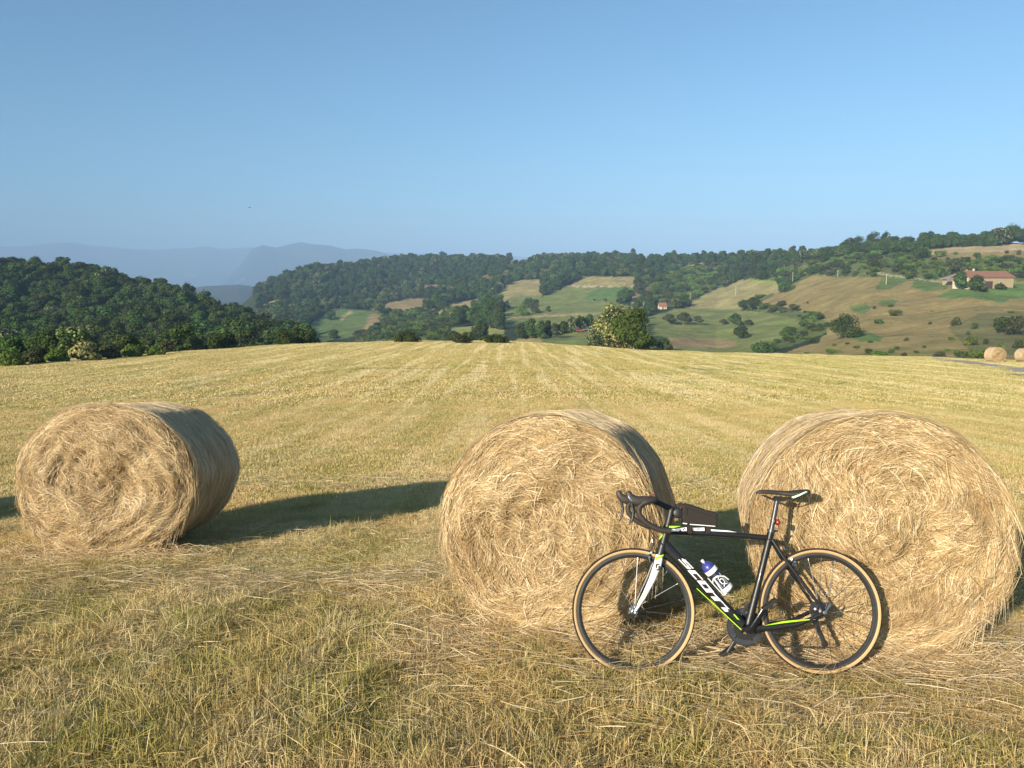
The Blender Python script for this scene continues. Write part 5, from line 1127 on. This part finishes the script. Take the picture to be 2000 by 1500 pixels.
fc = bpy.data.curves.new('writing', 'FONT'); fc.body = 'ACX'; fc.size = .034; fc.extrude = .0006; fc.offset = .0007; fc.align_x = 'CENTER'; fc.align_y = 'CENTER'; fo = bpy.data.objects.new('writing_source', fc); COL.objects.link(fo)
bpy.context.view_layer.update(); dg = bpy.context.evaluated_depsgraph_get(); tm = bpy.data.meshes.new_from_object(fo.evaluated_get(dg)); bpy.data.objects.remove(fo)
TX = -axb; TZ = Vector((0, 1, 0)); TY = TZ.cross(TX); mm = Matrix.Identity(4)
for i in range(3): mm[i][0] = TX[i]; mm[i][1] = TY[i]; mm[i][2] = TZ[i]
for v in tm.vertices:              # wrap the writing round the bottle
    q = v.co.copy(); a_ = (q.y) / .0362; v.co = TX * (q.x) + TY * (math.sin(a_) * (.0364 + q.z)) + TZ * (math.cos(a_) * (.0364 + q.z)) + axb * .072
tm.materials.clear(); link('writing', tm, bd, K_WH)
mb = MB()
for o_ in (-.020, .020): mb.tube([axb * .034 + TZ * math.sqrt(.0362 ** 2 - o_ ** 2) + TY * o_, axb * .110 + TZ * math.sqrt(.0362 ** 2 - o_ ** 2) + TY * o_], .0009, 5)
mb.build('white_lines', K_WH, bd)
tag(BT, 'blue, white and navy drinks bottle in the white cage on the bicycle frame', 'water bottle')
BG = empty('frame_bag'); BG.matrix_world = BM
K_BAG = plain('bag_fabric', (.030, .025, .022), .75, spec=.2, var=.25, scale=200); K_BAGT = plain('bag_trim', (.16, .17, .18), .5); 
mb = MB(); P = [B(*Z1(*q), .0) for q in [(1200, 398), (1270, 395), (1400, 440), (1600, 510), (1815, 560), (1808, 800), (1500, 772), (1215, 745), (1180, 640)]]
mb.prism([p - Vector((0, .027, 0)) for p in P], (0, .054, 0)); mb.build('bag_body', K_BAG, BG, smooth=False, bevel=.008)
mb = MB(); Q = [B(*Z1(*q), .0278) for q in [(1260, 470), (1420, 520), (1600, 580), (1800, 625)]]; mb.tube(Q, .0022, 6); mb.tube([q - Vector((0, .0556, 0)) for q in Q], .0022, 6); mb.build('zip', K_BK, BG)
mb = MB(); Q = [B(*Z1(*q), .0) + Vector((0, 0, .0015)) for q in [(1245, 390), (1400, 436), (1600, 505), (1800, 556)]]; mb.tube(Q, [(.0016, .022)] * 4, 8); mb.build('top_panel', K_BAGT, BG)
stripe(BG, 'white_piping', [Z1(*q) for q in [(1338, 756), (1790, 792), (1788, 806), (1338, 772)]], .0272, K_WH, .001); stripe(BG, 'white_tag', [Z1(*q) for q in [(1212, 738), (1290, 745), (1290, 762), (1212, 756)]], .0272, K_WH, .001)
for cx in (1324, 1650):
    q0 = B(*Z1(cx, 770), 0); q1 = B(*Z1(cx, 925), 0); mb = MB(); mb.box((q0 + q1) / 2, (.0125, .0255, (q0 - q1).length / 2)); mb.build('strap', K_BAG, BG, smooth=False, bevel=.003)
q0 = B(*Z1(1120, 545), 0); mb = MB(); mb.tube([q0 + Vector((0, -.030, -.006)), q0 + Vector((0, -.024, -.006)), q0 + Vector((0, .024, -.006)), q0 + Vector((0, .030, -.006))], [.016, .029, .029, .016], 18, up=(0, 0, 1)); mb.box(B(*Z1(1150, 430), 0), (.018, .024, .013), rot=Matrix.Rotation(R(20), 3, 'Y')); mb.box(B(*Z1(1165, 640), 0), (.006, .02, .022)); mb.build('front_strap', K_BK, BG, bevel=.003)
mb = MB(); mb.box(B(*Z1(1190, 460), .026), (.006, .001, .0025)); mb.build('red_tab', K_RED, BG)
mb = MB(); mb.box(B(*Z1(1285, 540), .030), (.0022, .002, .016)); mb.build('zip_pull', K_BK, BG)
tag(BG, 'black wedge-shaped bag strapped on the bicycle top tube behind the handlebar', 'bag')

# ------------------------------------------------------------------ haze
t = NT('haze_air'); pv = t.n('VolumePrincipled', {'Color': (.42, .64, .96, 1), 'Density': 1.75e-4, 'Anisotropy': -.22})
t.t.links.new(pv.outputs[0], t.out.inputs[1]); M_HAZE = t.m
mb = MB(); x_, y0_, y1_, zb, zt_ = 25500, -300, 17000, -125, 690
mb.box((0, (y0_ + y1_) / 2, (zb + zt_) / 2), (x_, (y1_ - y0_) / 2, (zt_ - zb) / 2)); hz_ = mb.build('haze', M_HAZE, smooth=False); tag(hz_, 'thin blue summer haze over the valley', kind='stuff')
